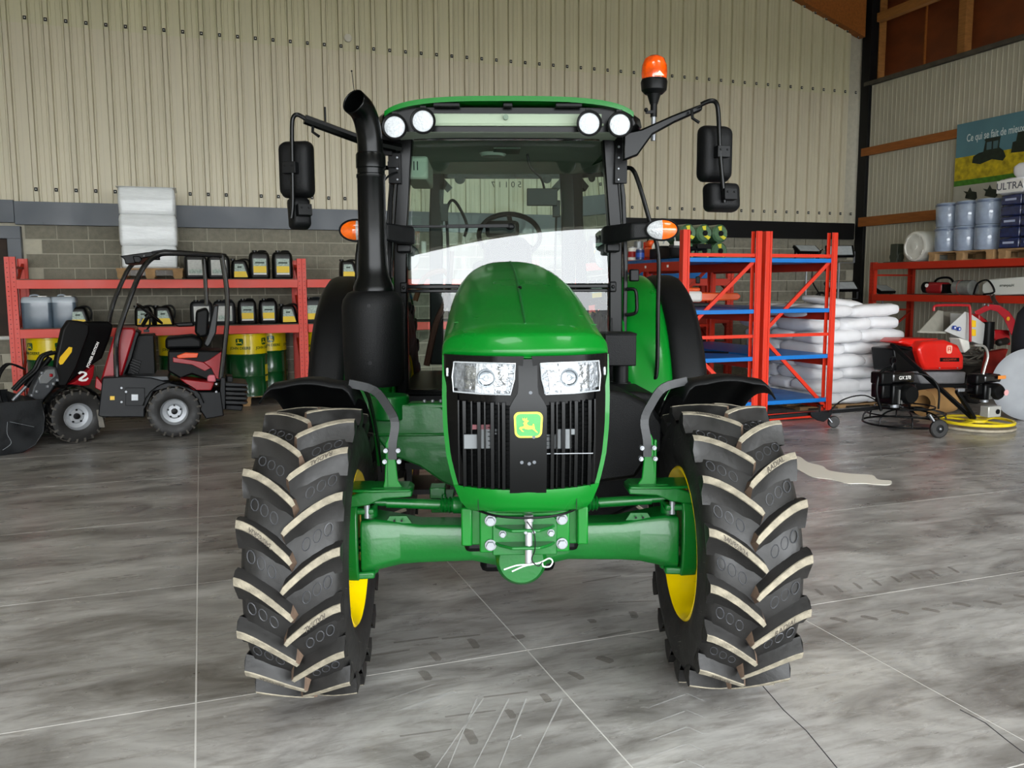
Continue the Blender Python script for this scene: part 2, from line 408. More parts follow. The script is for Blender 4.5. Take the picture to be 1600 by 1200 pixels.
# --- roof, left wall, doorway wall
M_roof = mat('roof_boards', '8d8474', .7, var=.1, scale=3, space='world')
rf = MB()
def roofpan(xa, xb, ya, yb):
    rf.add([(xa, ya, zrf(xa)), (xb, ya, zrf(xb)), (xb, yb, zrf(xb)), (xa, yb, zrf(xa)), (xa, ya, zrf(xa)+.2), (xb, ya, zrf(xb)+.2), (xb, yb, zrf(xb)+.2), (xa, yb, zrf(xa)+.2)],
           [(0, 1, 2, 3), (7, 6, 5, 4), (0, 4, 5, 1), (2, 6, 7, 3), (1, 5, 6, 2), (0, 3, 7, 4)])
for xa, xb in ((-8.3, -4.0), (-1.0, 1.5), (1.5, 4.0), (7.0, 13.2)): roofpan(xa, xb, -4.4, 14)
for xa, xb in ((-4.0, -1.0), (4.0, 7.0)): roofpan(xa, xb, -4.4, -3.8); roofpan(xa, xb, -0.6, 14)  # gaps left in the roof for the added openings
rf.build('ceiling', M_roof, smooth=0, kind='structure')
MB().box((-8.1, 4.6, 4.1), (.24, 18, 8.2)).build('wall_left', M_clad3, smooth=0, kind='structure')
wf = MB().box(((-8+DOOR_X0)/2, DOOR_Y-.1, 5.8), (DOOR_X0+8, .2, 11.6)).box(((DOOR_X1+12.4)/2, DOOR_Y-.1, 5.8), (12.4-DOOR_X1, .2, 11.6)).box(((DOOR_X0+DOOR_X1)/2, DOOR_Y-.1, (DOOR_Z+11.6)/2), (DOOR_X1-DOOR_X0, .2, 11.6-DOOR_Z))
wf.build('wall_front', M_clad3, smooth=0, kind='structure')
# ================================================================ tractor (local frame: x to the right of the picture, y to the rear)
TR = R_(-18.0)
T0 = Vector((math.sin(YAW), math.cos(YAW), 0))*3.527+Vector((math.cos(YAW), -math.sin(YAW), 0))*.03
tractor = thing('tractor', 'large green tractor with yellow rims and cab, facing the viewer in the middle', 'tractor', T0, TR)
G = mat('tractor_green_paint', '02661a', .30, coat=.22, spec=.2, var=.05, scale=3, rvar=.04)
G2 = mat('tractor_green_cast', '055c1d', .36, coat=.25, spec=.35, var=.08, scale=7, bump=.12, bscale=50)
YEL = mat('rim_yellow_paint', 'f2d000', .3, coat=.4, var=.05, scale=6)
BP = mat('black_plastic', '08090a', .42, spec=.18, var=.1, scale=8)
BPS = mat('satin_black_paint', '040505', .26, spec=.18, var=.06, scale=6)
BPT = mat('textured_black_plastic', '08090a', .5, spec=.2, bump=.25, bscale=260, var=.12, scale=5)
STEEL = mat('zinc_steel', '8d9094', .4, metal=.6, var=.1, scale=20)
RUB = mat('tyre_rubber', '1e1d1c', .5, spec=.4, var=.25, scale=9, rvar=.12, bump=.15, bscale=40)
RUBT = mat('worn_lug_face', '807969', .85, var=.35, scale=26, bump=.3, bscale=140, detail=6)
RUBI = mat('brown_lug_end', '5c4a3c', .7, var=.25, scale=25)
MARK = mat('rubber_mark', '3c3d40', .45, var=.2, scale=30)
GREY = mat('cab_lining', '8a9486', .7, var=.06, scale=4)
# ---- tyres
def lug_curve(u, W, S): return W*u, S*(1-(1-u)**1.45)
def make_lug(side, RC, RE, W, S, RB, ht=.0165, hb=.052, drop=.09):
    m = MB(); R0 = []
    us = [0, .12, .3, .5, .7, .87, 1.0]
    def P(w, r, s): a = PI-s/RC; return V(side*w, r*math.cos(a), r*math.sin(a))
    rows = []
    for u in us:
        w, s = lug_curve(u, W, S); w += -.012*(1-u)
        rt = RC-(RC-RE)*u*u; rb = RB-.02*u*u
        k = .8+.2*u if u < .3 else 1
        rows.append([P(w, rb, s-hb*1.15*k*(1+.45*u)), P(w, rb+(rt-rb)*.42, s-hb*(.62+.12*u)), P(w, rt-.004, s-ht), P(w, rt, s-ht+.003), P(w, rt, s+ht-.003), P(w, rt-.004, s+ht), P(w, rb+(rt-rb)*.4, s+hb*.55), P(w, rb, s+hb*.85*k)])
    n = 8; vs = [v for r in rows for v in r]
    fs, mi = [], []
    for i in range(len(rows)-1):
        for j in range(n-1):
            fs.append((i*n+j, i*n+j+1, (i+1)*n+j+1, (i+1)*n+j)); mi.append(1 if 2 <= j <= 4 else 0)
    # inner pointed end facet
    w, s = lug_curve(0, W, S)
    tip = P(-.022-.0, RC-.002, s-.004); tb = P(-.03, RB, s-.01)
    k = len(vs); vs += [tip, tb]
    fs += [(2, 3, k), (3, 4, k), (4, 5, k)]; mi += [2, 1, 2]
    fs += [(0, 1, 2, k, k+1), (k+1, k, 5, 6, 7)]; mi += [2, 2]
    # outer end running down the sidewall
    L = (len(rows)-1)*n; e = []
    s1 = S
    for dr, ww, hh in ((.035, W+.004, .034), (drop, W-.006, .03), (drop+.03, W-.03, .012)):
        e.append([P(ww, RE-dr, s1-hh*1.25), P(ww, RE-dr, s1+hh)])
    k = len(vs); vs += [v for r in e for v in r]
    fs += [(L+2, L+5, k+1, k), (L+2, k, L+1), (L+1, k, L), (L+5, L+6, k+1), (L+6, L+7, k+1), (k, k+1, k+3, k+2), (k+2, k+3, k+5, k+4), (L, k, k+2), (L+7, k+3, k+1), (L, k+2, k+4), (L+7, k+5, k+3)]
    mi += [0]*11
    for f, q in zip(fs, mi): m.f.append(f); m.m.append(q)
    m.v = [tuple(v) for v in vs]
    return m.mesh('tread_lug', [RUB, RUBT, RUBI], 30)
def make_wheel(name, parent, x, y, z, Rr, halfw, rimr, nl, out, text=False, phase=0.0, turn=0):
    """out = +1 when the outer face points to +x"""
    w0 = sub_empty(name, parent, (x, y, z), (0, 0, turn))
    RB = Rr-.046; sw = halfw
    prof = [(rimr-.005, -sw*.80), (rimr+.03, -sw*.93), (rimr+(RB-rimr)*.45, -sw*1.02), (RB-.045, -sw*.95), (RB-.012, -sw*.82), (RB-.003, -sw*.5), (RB, 0),
            (RB-.003, sw*.5), (RB-.012, sw*.82), (RB-.045, sw*.95), (rimr+(RB-rimr)*.45, sw*1.02), (rimr+.03, sw*.93), (rimr-.005, sw*.80), (rimr-.02, sw*.6), (rimr-.02, -sw*.6)]
    MB().lathe(prof, ax=(1, 0, 0), n=72, closed=True).build('tyre', RUB, w0, smooth=50)
    S = .138*Rr/.595
    for side in (1, -1):
        lm = make_lug(side, Rr, Rr-.012, halfw*.985, S, RB-.004)
        for k in range(nl):
            a = 2*PI*(k+(.5 if side > 0 else 0))/nl+phase
            inst(lm, 'tread_lug', w0, (0, 0, 0), (a, 0, 0))
    # rim: deep yellow barrel with the disc towards the outside
    o = out
    rp = [(rimr+.012, -o*sw*.86), (rimr+.004, -o*sw*.90), (rimr-.012, -o*sw*.84), (rimr-.03, -o*sw*.6), (rimr-.05, -o*sw*.3), (rimr-.06, o*sw*.1), (rimr*.55, o*sw*.22), (rimr*.5, o*sw*.12), (.06, o*sw*.10),
          (.06, o*sw*.16), (rimr*.5, o*sw*.18), (rimr*.56, o*sw*.28), (rimr-.05, o*sw*.18), (rimr-.035, o*sw*.7), (rimr-.008, o*sw*.84), (rimr+.004, o*sw*.90), (rimr+.012, o*sw*.86), (rimr-.0, o*sw*.6), (rimr-.0, -o*sw*.6)]
    MB().lathe(rp, ax=(1, 0, 0), n=64, closed=True).build('rim', YEL, w0, smooth=45)
    hub = MB().lathe([(.02, o*.11), (.085, o*.10), (.10, o*.04), (.15, o*.02), (.15, -o*.02), (.10, -o*.05), (.09, -o*.08), (.02, -o*.08)], ax=(1, 0, 0), n=28)
    for k in range(8):
        a = 2*PI*k/8; hub.cyl((o*.03, .125*math.cos(a), .125*math.sin(a)), (o*.06, .125*math.cos(a), .125*math.sin(a)), .012, n=6)
    hub.build('wheel_hub', G2, w0)
    # moulded rings between the lugs, and little rubber whiskers
    if text:
        mk = MB()
        for side in (1, -1):
            for k in range(nl):
                a0 = 2*PI*(k+(.5 if side > 0 else 0))/nl+phase
                for q in range(3):
                    u = .32+.2*q; w, s = lug_curve(u, halfw, S); s -= PI*Rr/nl*.97
                    pts = []
                    for t in range(10):
                        tt = 2*PI*t/10; ww = w+.014*math.cos(tt)+.004*math.sin(tt); ss = s+.026*math.sin(tt)
                        a = PI-ss/Rr+a0; r = RB-.002-.012*(ww/halfw)**2+.001
                        pts.append(V(side*ww, r*math.cos(a), r*math.sin(a)))
                    mk.tube(pts, .0022, 4, closed=True)
        mk.build('moulded_marks', MARK, w0, kind='stuff')
        wh = MB()
        for side in (1, -1):
            for k in range(170):
                a = random.random()*2*PI; r = random.uniform(rimr+.06, Rr-.02); f = (r-rimr)/(RB-rimr)
                w = sw*(1.02-.09*abs(f-.45)); p = V(side*w, r*math.cos(a), r*math.sin(a))
                q = p+V(side*random.uniform(.008, .02), random.uniform(-.006, .006), random.uniform(-.006, .006))
                x_, y_ = frame(q-p); wh.add([p+x_*.0007, p-x_*.0007, q], [(0, 1, 2)])
        wh.build('rubber_whiskers', mat('whisker_rubber', '6a655e', .7), w0, kind='stuff', smooth=0, fix=False)
        tx = MB()
        def lug_text(side, k, body, size):
            a0 = 2*PI*(k+(.5 if side > 0 else 0))/nl+phase
            vs, fs = textgeo(body, size, 0, .0006)
            out_ = []
            for v in vs:
                u = .5+(side if out > 0 else -side)*v.x/(halfw*1.25)
                w, s = lug_curve(min(max(u, 0), 1), halfw, S); rt = Rr-(.012)*u*u+.0006
                a = PI-(s+v.y*1.15*(1 if out > 0 else -1))/Rr+a0
                out_.append(V(side*w, rt*math.cos(a), rt*math.sin(a)))
            tx.add(out_, fs)
        return w0, lug_text, tx
    return w0, None, None
for sx, ph in ((-1, .13), (1, .22)):
    w0, lt, tx = make_wheel('front_wheel', tractor, sx*.85, 0, .595, .595, .19, .315, 18, sx, True, ph)
    for k in range(18): 
        if k % 3 == 0: lt(1, k, 'RADIAL', .028); lt(-1, (k+2) % 18, '340/85R24', .024)
    tx.build('tyre_lettering', mat('lettering_rubber', '4a443c', .8), w0, smooth=0, fix=False, kind='stuff')
    make_wheel('rear_wheel', tractor, sx*.86, 2.25, .80, .80, .235, .42, 20, sx, False, .1)
# ---- front axle
ax = MB()
st = [(-.66, .50, .73, .10), (-.60, .515, .735, .10), (-.50, .535, .72, .085), (-.42, .54, .705, .08), (-.2, .545, .70, .08), (-.08, .52, .70, .09), (.08, .52, .70, .09), (.2, .545, .70, .08), (.42, .54, .705, .08), (.50, .535, .72, .085), (.60, .515, .735, .10), (.66, .50, .73, .10)]
ax.rings([[V(x, y*d, z) for y, z in ((-.7, b), (-1, b+.03), (-1, t-.03), (-.85, t), (.85, t), (1, t-.03), (1, b+.03), (.7, b))] for x, b, t, d in st])
ax.build('front_axle', G2, tractor, bevel=.008, smooth=50)
boss = MB().lathe([(.0, -.16), (.09, -.16), (.104, -.145), (.108, .16)], (0, 0, .575), (0, 1, 0), 36)
boss.build('axle_pivot_housing', G2, tractor, smooth=45)
for s in (-1, 1):
    pd = MB().prism([(-.06, 0), (.05, 0), (.03, .03), (-.04, .03)], (s*.50, -.07, .715), (1, 0, 0), (0, 0, 1), -.012)
    for q in (-.02, .01): pd.cyl((s*.5+q, -.083, .729), (s*.5+q, -.0845, .729), .005, n=8, mi=1)
    pd.build('axle_tab', [G2, BP], tractor, smooth=30)
    # steering knuckle
    kn = MB(); x0 = s*.655; x1 = s*.745
    kn.rings([[V(x, y, z) for x, y, z in ((s*.60, -.10, zz), (s*(.735-abs(zz-.64)*.05), -.115+abs(zz-.64)*.12, zz), (s*(.75-abs(zz-.64)*.05), .08, zz), (s*.60, .09, zz))] for zz in (.785, .76)])
    kn.rings([[V(s*.605, -.09, zz), V(s*.72, -.105, zz), V(s*.735, .07, zz), V(s*.61, .08, zz)] for zz in (.515, .485)])
    kn.rings([[V(s*.665, -.13+q, zz), V(s*.735, -.12+q, zz), V(s*.745, .05, zz), V(s*.68, .05, zz)] for zz, q in ((.80, .02), (.76, .0), (.64, -.01), (.53, .0), (.48, .03))])
    kn.cyl((s*.63, -.02, .49), (s*.63, -.02, .785), .035, n=20)
    kn.cyl((s*.70, 0, .62), (s*.80, 0, .62), .10, n=28)
    kn.build('steering_knuckle', G2, tractor, bevel=.008, smooth=45)
    MB().lathe([(.034, 0), (.045, .012), (.034, .024), (.045, .036), (.034, .048), (.045, .06), (.034, .072)], (s*.63, -.03, .58), (0, 0, 1), 20).build('kingpin_boot', BP, tractor)
    # fender bracket: arm plate, post, bolts, strap
    br = MB()
    br.prism([(s*.44, -.005), (s*.46, .01), (s*.60, .012), (s*.69, -.02), (s*.72, -.05), (s*.72, -.075), (s*.62, -.06), (s*.56, -.035), (s*.445, -.028)][::s], (0, -.12, .865), (1, 0, 0), (0, 0, 1), -.13)
    br.prism([(s*.445, -.14), (s*.60, -.15), (s*.72, -.13), (s*.735, .03), (s*.62, .03), (s*.44, -.08)][::s], (0, 0, .862), (1, 0, 0), (0, 1, 0), .012)
    br.build('fender_bracket_arm', G2, tractor, bevel=.006)
    po = MB().prism([(s*.475, .862), (s*.565, .862), (s*.555, .90), (s*.545, 1.06), (s*.535, 1.085), (s*.515, 1.07), (s*.50, .90)][::s], (0, -.10, 0), (1, 0, 0), (0, 0, 1), -.014)
    po.prism([(.0, .862), (.10, .862), (.06, .93), (.012, 1.06), (0, 1.06)], (s*.548, -.10, 0), (0, 1, 0), (0, 0, 1), .012)
    po.build('fender_post', G, tractor, bevel=.004)
    for bx, bz in ((.545, 1.03), (.495, 1.03), (.55, .985), (.492, .985)):
        MB().cyl((s*bx, -.125, bz), (s*bx, -.10, bz), .0095, n=8).cyl((s*bx, -.132, bz), (s*bx, -.125, bz), .006, n=8).build('bolt', STEEL, tractor)
    for bx in (.63, .70):
        MB().cyl((s*bx, -.09, .745), (s*bx, -.09, .80), .012, n=10).cyl((s*bx, -.09, .825), (s*bx, -.09, .845), .016, n=6).build('bolt', STEEL, tractor)
    pts = smoothpts([(s*.52, -.10, .99), (s*.518, -.10, 1.06), (s*.508, -.09, 1.14), (s*.54, -.06, 1.20), (s*.60, -.02, 1.265), (s*.70, .0, 1.29)], 4)
    sp = MB()
    for a, b in zip(pts, pts[1:]): sp.bar(a, b+(b-a)*.15, .034, .012, up=(0, 1, 0))
    sp.map(lambda v: v).build('fender_strap', mat('strap_black', '1c1e20', .5), tractor, smooth=0)
    # front mudguard
    fn = MB()
    def fpt(u, v):
        a = R_(84+92*u); x = .67+.39*v
        r = .71-.02*abs(2*v-1)**3-.05*(max(0, v-.86)/.14)**2-.06*(max(0, .10-v)/.1)**1.5+.012*math.sin(PI*min(1, max(0, (v-.25)/.5)))
        r -= .012*(1-min(1, u/.05))
        return V(s*x, -r*math.cos(a), .595+r*math.sin(a))
    fn.grid(fpt, 22, 16)
    f_o = fn.build('front_mudguard', BPT, tractor, smooth=40)
    so = f_o.modifiers.new('solid', 'SOLIDIFY'); so.thickness = .007; so.offset = -1 
    # skirt rolled down on the inner rear
    MB().grid(lambda u, v: V(s*(.665-.01*v), .10+.56*u, 1.285-.06*u-.30*u*u-.12*v*(.3+u)), 8, 3, thick=(s*.006, 0, 0)).build('mudguard_skirt', BPT, tractor)
    # steering rod with ribbed boot
    rd = MB().cyl((s*.25, .02, .765), (s*.62, -.0, .79), .017, n=14).cyl((s*.34, .015, .77), (s*.56, .0, .785), .0215, n=14)
    rd.build('steering_rod', G2, tractor)
    bt = MB().lathe([(.024, 0), (.034, .008), (.026, .016), (.036, .024), (.027, .032), (.037, .040), (.028, .048), (.036, .056), (.036, .09), (.03, .10), (.042, .105), (.042, .14)], (s*.335, .02, .768), (-s, 0, -.03), 18)
    bt.build('steering_boot', G2, tractor)
MB().box((0, .04, .76), (.42, .12, .10)).box((0, .12, .95), (.40, .3, .24)).build('steering_cylinder_housing', G2, tractor, bevel=.01)
# ---- front weight bracket with its plate, bolts and drawpin
wb = MB().box((0, -.35, .80), (.40, .12, .155)).box((-.215, -.37, .805), (.04, .17, .145)).box((.215, -.37, .805), (.04, .17, .145)).box((0, -.30, .72), (.30, .14, .05))
wb.build('weight_bracket', G, tractor, bevel=.006)
MB().box((0, -.432, .785), (.335, .024, .165)).box((0, -.425, .872), (.26, .02, .012)).build('bracket_plate', G, tractor, bevel=.006)
hp = MB()
for z, t in ((.80, .012), (.735, .012)):
    hp.prism([(-.115, 0), (.115, 0), (.095, -.035), (.05, -.075), (-.05, -.075), (-.095, -.035)], (0, -.445, z), (1, 0, 0), (0, 1, 0), t)
hp.prism([(-.12, .695), (.12, .695), (.12, .83), (.10, .845), (-.10, .845), (-.12, .83)], (0, -.444, 0), (1, 0, 0), (0, 0, 1), .008)
hp.build('hitch_fork', G2, tractor, bevel=.004)
for x, z, r in ((-.127, .828, .0215), (.138, .83, .0215), (-.127, .735, .0215), (.138, .737, .0215), (-.082, .777, .014), (.097, .779, .014), (-.0, .8, .009), (.03, .802, .009)):
    y = -.45 if r > .01 else -.50
    MB().cyl((x, y+.004, z), (x, y-.004, z), r, n=20).cyl((x, y-.004, z), (x, y-.02, z), r*.78, n=6).build('bolt', STEEL, tractor, bevel=.001)
MB().cyl((.012, -.495, .672), (.012, -.495, .845), .0135, n=16).cyl((.012, -.495, .835), (.012, -.495, .86), .017, n=16).build('drawpin', mat('grey_steel_pin', 'b4b4b8', .35, metal=.5), tractor, bevel=.002)
MB().tube(smoothpts([(-.08, -.52, .664), (-.03, -.515, .678), (.02, -.515, .680), (.055, -.515, .688), (.085, -.515, .702), (.098, -.515, .69), (.088, -.515, .672), (.065, -.515, .672), (.055, -.515, .685), (.0, -.515, .676), (-.05, -.515, .655)], 5), .0028, 6).build('lynch_clip', mat('white_steel', 'd8dadc', .35), tractor)
MB().tube(smoothpts([(.005, -.512, .84), (.03, -.52, .80), (.034, -.52, .74), (.022, -.52, .70), (.045, -.52, .675), (.06, -.52, .69)], 5), .0022, 6).build('clip_cord', BP, tractor)
# ---- bonnet
HST = [(-.668, .287, 1.452, 1.43, 7, .13), (-.658, .292, 1.480, 1.44, 6, .13), (-.638, .295, 1.515, 1.43, 5, .125), (-.630, .2955, 1.524, 1.43, 4.8, .125), (-.617, .296, 1.531, 1.425, 4.6, .12), (-.52, .298, 1.556, 1.42, 4.0, .10), (-.40, .30, 1.585, 1.41, 3.7, .07), (-.2, .302, 1.632, 1.42, 3.5, .04),
       (.1, .304, 1.695, 1.43, 3.3, .02), (.4, .305, 1.745, 1.44, 3.2, 0), (.8, .304, 1.79, 1.46, 3.0, 0), (1.1, .30, 1.815, 1.47, 2.8, 0), (1.36, .295, 1.825, 1.48, 2.7, 0)]
def hood_ring(y, w, zt, zs, n, bow, inset=0):
    r = []
    for k in range(33):
        a = -PI/2+PI*k/32; sn, cs = math.sin(a), math.cos(a)
        x = w*math.copysign(abs(sn)**(2/n), sn); z = zs+(zt-zs)*abs(cs)**(2/n)
        r.append(V(x, y+bow*abs(x/.29)**2.2, z))
    zb = min(zs, 1.44)-.008 if y < -.5 else max(1.15, 1.43-(y+.5)*.2)
    return [V(-w, r[0].y, zb)]+r+[V(w, r[-1].y, zb)]
hr = [hood_ring(*s) for s in HST]
m = MB(); m.rings([[v+V(0, 0, -.012) if i < 0 else v for v in r] for r in hr], caps=False, loop=False)
# lip folded inwards
lip = hr[0]; m.rings([lip, [v+V(-v.x*.06, .03, -.012 if abs(v.x) < .28 else 0) for v in lip]], caps=False, loop=False)
hood = m.build('bonnet', G, tractor, smooth=40, fix=False)
hood.data.flip_normals() if hood.data.polygons[300].normal.z < 0 else None
so = hood.modifiers.new('solid', 'SOLIDIFY'); so.thickness = .004; so.offset = -1
MB().tube([V(0, s[0], s[2]+.001) for s in HST[5:-1]], [.003]+[.0055]*6, 8).build('bonnet_seam', mat('dark_green_seam', '0a5a22', .35), tractor)
MB().ball((.004, .02, 1.68), .02, sc=(.45, 1.5, .45)).build('bonnet_latch', BP, tractor)
for x, y, z in ((-.24, -.36, 1.555), (.21, -.33, 1.575), (.255, -.38, 1.545)):
    MB().ball((x, y, z), .018, sc=(1, 1, .12)).build('bonnet_spot', mat('pale_green_spot', '2d8f40', .3), tractor)  # flattened pale green spots on the bonnet top
MB().box((-.292, -.25, 1.47), (.006, .30, .016), rot=Matrix.Rotation(.12, 3, 'X')).box((.292, -.25, 1.47), (.006, .30, .016), rot=Matrix.Rotation(.12, 3, 'X')).build('side_stripe', YEL, tractor)
# nose surface
def ny(x, z=1.2): return -.70+.13*(abs(x)/.29)**2.4+.035*(abs(z-1.2)/.27)**2
def nw(z):
    P = [(.905, .19), (.93, .222), (1.0, .252), (1.10, .276), (1.2, .286), (1.3, .289), (1.45, .287)]
    for (a, b), (c, d) in zip(P, P[1:]):
        if z <= c: t = max(0, (z-a)/(c-a)); return b+(d-b)*t
    return P[-1][1]
def nose(xf, z, off=0, w=None): x = xf*(nw(z)-.012); return V(x, ny(x, z)-off, z)
# green surround: two side strips and the chin bar
sr = MB()
zs_ = [.935+.515*k/18 for k in range(19)]
for s in (-1, 1):
    rings = []
    for z in zs_:
        w = nw(z); y = ny(w, z)
        rings.append([V(s*(w-.012), y-.012, z), V(s*(w+.004), y-.008, z), V(s*(w+.008), y+.09, z), V(s*(w-.006), y+.09, z)])
    sr.rings(rings)
sr.rings([[V(x, ny(x, zz)-.012+q, zz) for x in [(-1+2*k/20)*(nw(zz)+.004) for k in range(21)]] for zz, q in ((.998, .03), (1.0-.0, 0), (.985, -.004), (.945, -.002), (.92, .004), (.905, .03), (.91, .10))], caps=False, loop=False)
for s in (-1, 1): sr.box((s*.17, ny(.17, .95)-.0145, .955), (.002, .004, .08), mi=1)
sr.build('grille_surround', [G, BP], tractor, smooth=45)
MB().tube(smoothpts([(-.21, -.56, .915), (-.12, -.65, .903), (0, -.68, .900), (.12, -.65, .903), (.21, -.56, .915)], 5), .0045, 8).build('chin_seal', BP, tractor)
# grille: backing, ribs, centre column
MB().grid(lambda u, v: nose(-1+2*u, .99+.455*v, -.03), 30, 12, thick=(0, .02, 0)).build('grille_backing', mat('grille_mesh_black', '050606', .6, spec=.2, var=.4, scale=60), tractor)
for s, xs in ((-1, (.235, .215, .19, .165, .145, .12, .098, .082)), (1, (.235, .215, .19, .165, .145, .12, .098, .082))):
    for k, x in enumerate(xs):
        top = 1.30
        wd = .018 if k % 2 else .008
        pts = [V(s*x, ny(x, z)-.004-(.006 if k % 2 else 0), z) for z in [.992+(top-.992)*q/6 for q in range(7)]]
        mm = MB()
        mm.rings([[p+V(-wd/2, .02, 0), p+V(-wd/2*.6, 0, 0), p+V(wd/2*.6, 0, 0), p+V(wd/2, .02, 0)] for p in pts])
        mm.build('grille_rib', BPS, tractor)
sm = MB()
for k in range(19):
    z = 1.01+.0155*k
    pts = [nose(-1+2*q/14, z, -.018) for q in range(15)]
    sm.tube(pts, .0016, 4)
sm.build('grille_mesh', BP, tractor, smooth=0, kind='stuff')
for s in (-1, 1):   # solid black cheeks at the outer edges
    MB().grid(lambda u, v: nose(s*(.86+.14*u), .985+.46*v, .002), 4, 14, thick=(0, .02, 0)).build('grille_cheek', mat('gloss_black_plastic', '040405', .2, spec=.2, var=.05), tractor)
cc = MB().grid(lambda u, v: V((-1+2*u)*(.062-.030*min(1, max(0, (v-.66)/.1))), ny(.0, .99+.455*v)-.014, .99+.455*v), 6, 20, thick=(0, .03, 0))
cc.build('grille_centre', BPS, tractor, smooth=60)
for x, z, w, h in ((-.155, 1.163, .10, .05), (.11, 1.163, .10, .05)):
    MB().box((x-.012, ny(x)-.0-.0 + .012, z), (w, .004, h)).box((x+.02, ny(x)+.012, z+h/2+.008), (w*.6, .004, .02)).build('silver_plate', mat('silver_sticker', '5d6163', .5), tractor, bevel=.002)
MB().box((-.15, ny(.15)+.014, 1.213), (.075, .004, .016)).build('red_plate', mat('dim_red', '5a1420', .5), tractor)
MB().box((.135, ny(.13)-.012, 1.125), (.17, .002, .0025)).build('scratch_strip', STEEL, tractor)
for x, z in ((.008, 1.335), (.018, 1.187), (-.022, 1.10), (.003, 1.095), (.02, 1.10)):
    MB().cyl((x, ny(0, z)-.018, z), (x, ny(0, z)-.008, z), .006, n=10).build('bolt', mat('dark_bolt', '55585c', .3, metal=.8), tractor)
# badge
def rrect(w, h, r, n=5, taper=0):
    o = []
    for cx, cz, a0 in ((w/2-r, h/2-r, 0), (-w/2+r, h/2-r, 90), (-w/2+r, -h/2+r, 180), (w/2-r, -h/2+r, 270)):
        for k in range(n+1):
            a = R_(a0+90*k/n); x = cx+r*math.cos(a); z = cz+r*math.sin(a); o.append((x*(1+taper*z/h), z))
    return o
def emblem(parent, o, axx, axy, w, mb_g, mb_y, dep=.004, ring=True):
    n = axx.cross(axy).normalized()
    a, b = (MB(), MB())
    if ring: b.prism(rrect(w, w*.92, w*.2, taper=.10), o-n*dep, axx, axy, dep)
    a.prism(rrect(w*.86, w*.79, w*.16, taper=.10), o, axx, axy, dep*.6)
    b.prism([(x*w*.62, y*w*.62) for x, y in DEER], o+n*dep*.6, axx, axy, dep*.7)
    return a, b
bo = V(0, ny(0, 1.228)-.018, 1.228)
ga, gb = emblem(None, bo, V(1, 0, 0), V(0, 0, 1), .094, None, None, .006)
bd = ga.build('badge', mat('badge_green', '13852c', .3, coat=.5), tractor, smooth=0)
gb.build('badge_stag', mat('badge_yellow', 'e8e03a', .35), bd, smooth=0)
# headlights
def quadpt(s, u, v, off=0):
    # u 0 outer..1 inner, v 0 bottom..1 top
    xo = .262; xi = .052-.018*v
    x = s*(xo+(xi-xo)*u); z = 1.322+(1.437-1.322)*v-.006*(1-u)*0
    return V(x, ny(x, 1.38)-off, z)
GLR = mat('lamp_reflector', 'a9adb1', .22, metal=.85, bump=1.0, bscale=38, var=.4, scale=45)
for s in (-1, 1):
    def bz(u, v):
        x = s*(.285+(.033-.020*v-.285)*u); z = 1.300+(.155)*v-.012*u*(1-v)
        return V(x, ny(x, 1.38)-.006, z)
    MB().grid(bz, 14, 6, thick=(0, .04, 0)).build('headlamp_bezel', mat('gloss_black_plastic', '040405', .2, spec=.2), tractor, smooth=60)
    hl = MB().grid(lambda u, v: quadpt(s, .04+.94*u, .05+.9*v, .008+.0*u), 14, 6, thick=(0, .01, 0)).build('headlight', mat('lamp_silver', '84888c', .28, metal=.5, var=.4, scale=50, bump=.8, bscale=60), tractor, smooth=60)
    MB().grid(lambda u, v: quadpt(s, .22+.66*u, .16+.7*v, .011), 10, 6, thick=(0, .006, 0)).build('reflector', GLR, hl, smooth=60)
    MB().grid(lambda u, v: quadpt(s, .40+.30*u, .06+.88*v, .0135), 6, 6, thick=(0, .004, 0)).build('reflector_centre', mat('lamp_white', 'bfc3c7', .35, metal=.3, var=.3, scale=60, bump=.8, bscale=70), hl, smooth=60)
    c = quadpt(s, .56, .52, .018)
    MB().lathe([(.0, .0), (.012, .003), (.022, 0), (.026, -.006), (.030, -.006), (.032, .004), (.0, .006)], c, (0, 1, 0), 28).build('projector', mat('projector_lens', '8f969c', .08, metal=.8), hl)
    fr = [quadpt(s, a, b, .016) for a, b in ((.05, .06), (.5, .05), (.96, .05), (.985, .5), (.97, .95), (.5, .96), (.06, .95), (.03, .5))]
    MB().tube(fr, .003, 6, closed=True).build('lens_frame', mat('lamp_clear_edge', 'b4b9bd', .15, metal=.3), hl)
    MB().box(quadpt(s, -.05, .62, .010), (.008, .006, .03)).build('side_marker', mat('lamp_white', 'f4f6f8', .3), hl, bevel=.003)
# ---- engine side covers and chassis
MB().prism([(.30, 1.17), (.60, 1.17), (.67, 1.16), (.80, 1.09), (.83, .98), (.82, .85), (.70, .80), (.64, .60), (.42, .50), (.30, .56)], (0, 1.05, 0), (1, 0, 0), (0, 0, 1), .45).build('fuel_tank', BPT, tractor, bevel=.03, seg=3)
MB().prism([(.56, .86), (.82, .86), (.83, 1.05), (.62, 1.12)], (0, .58, 0), (1, 0, 0), (0, 0, 1), .05).build('tank_cover', BPT, tractor, bevel=.02, seg=2)
MB().prism([(.20, 1.25), (.50, 1.2), (.62, 1.14), (.68, 1.06), (.68, .92), (.60, .88), (.55, .80), (.20, .76)], (0, .62, 0), (1, 0, 0), (0, 0, 1), .30).build('engine_side_panel', BPT, tractor, bevel=.02, seg=2)
MB().box((.565, .98, 1.355), (.165, .20, .17)).box((.565, .98, 1.435), (.172, .206, .012)).build('air_box', BPT, tractor, bevel=.012)
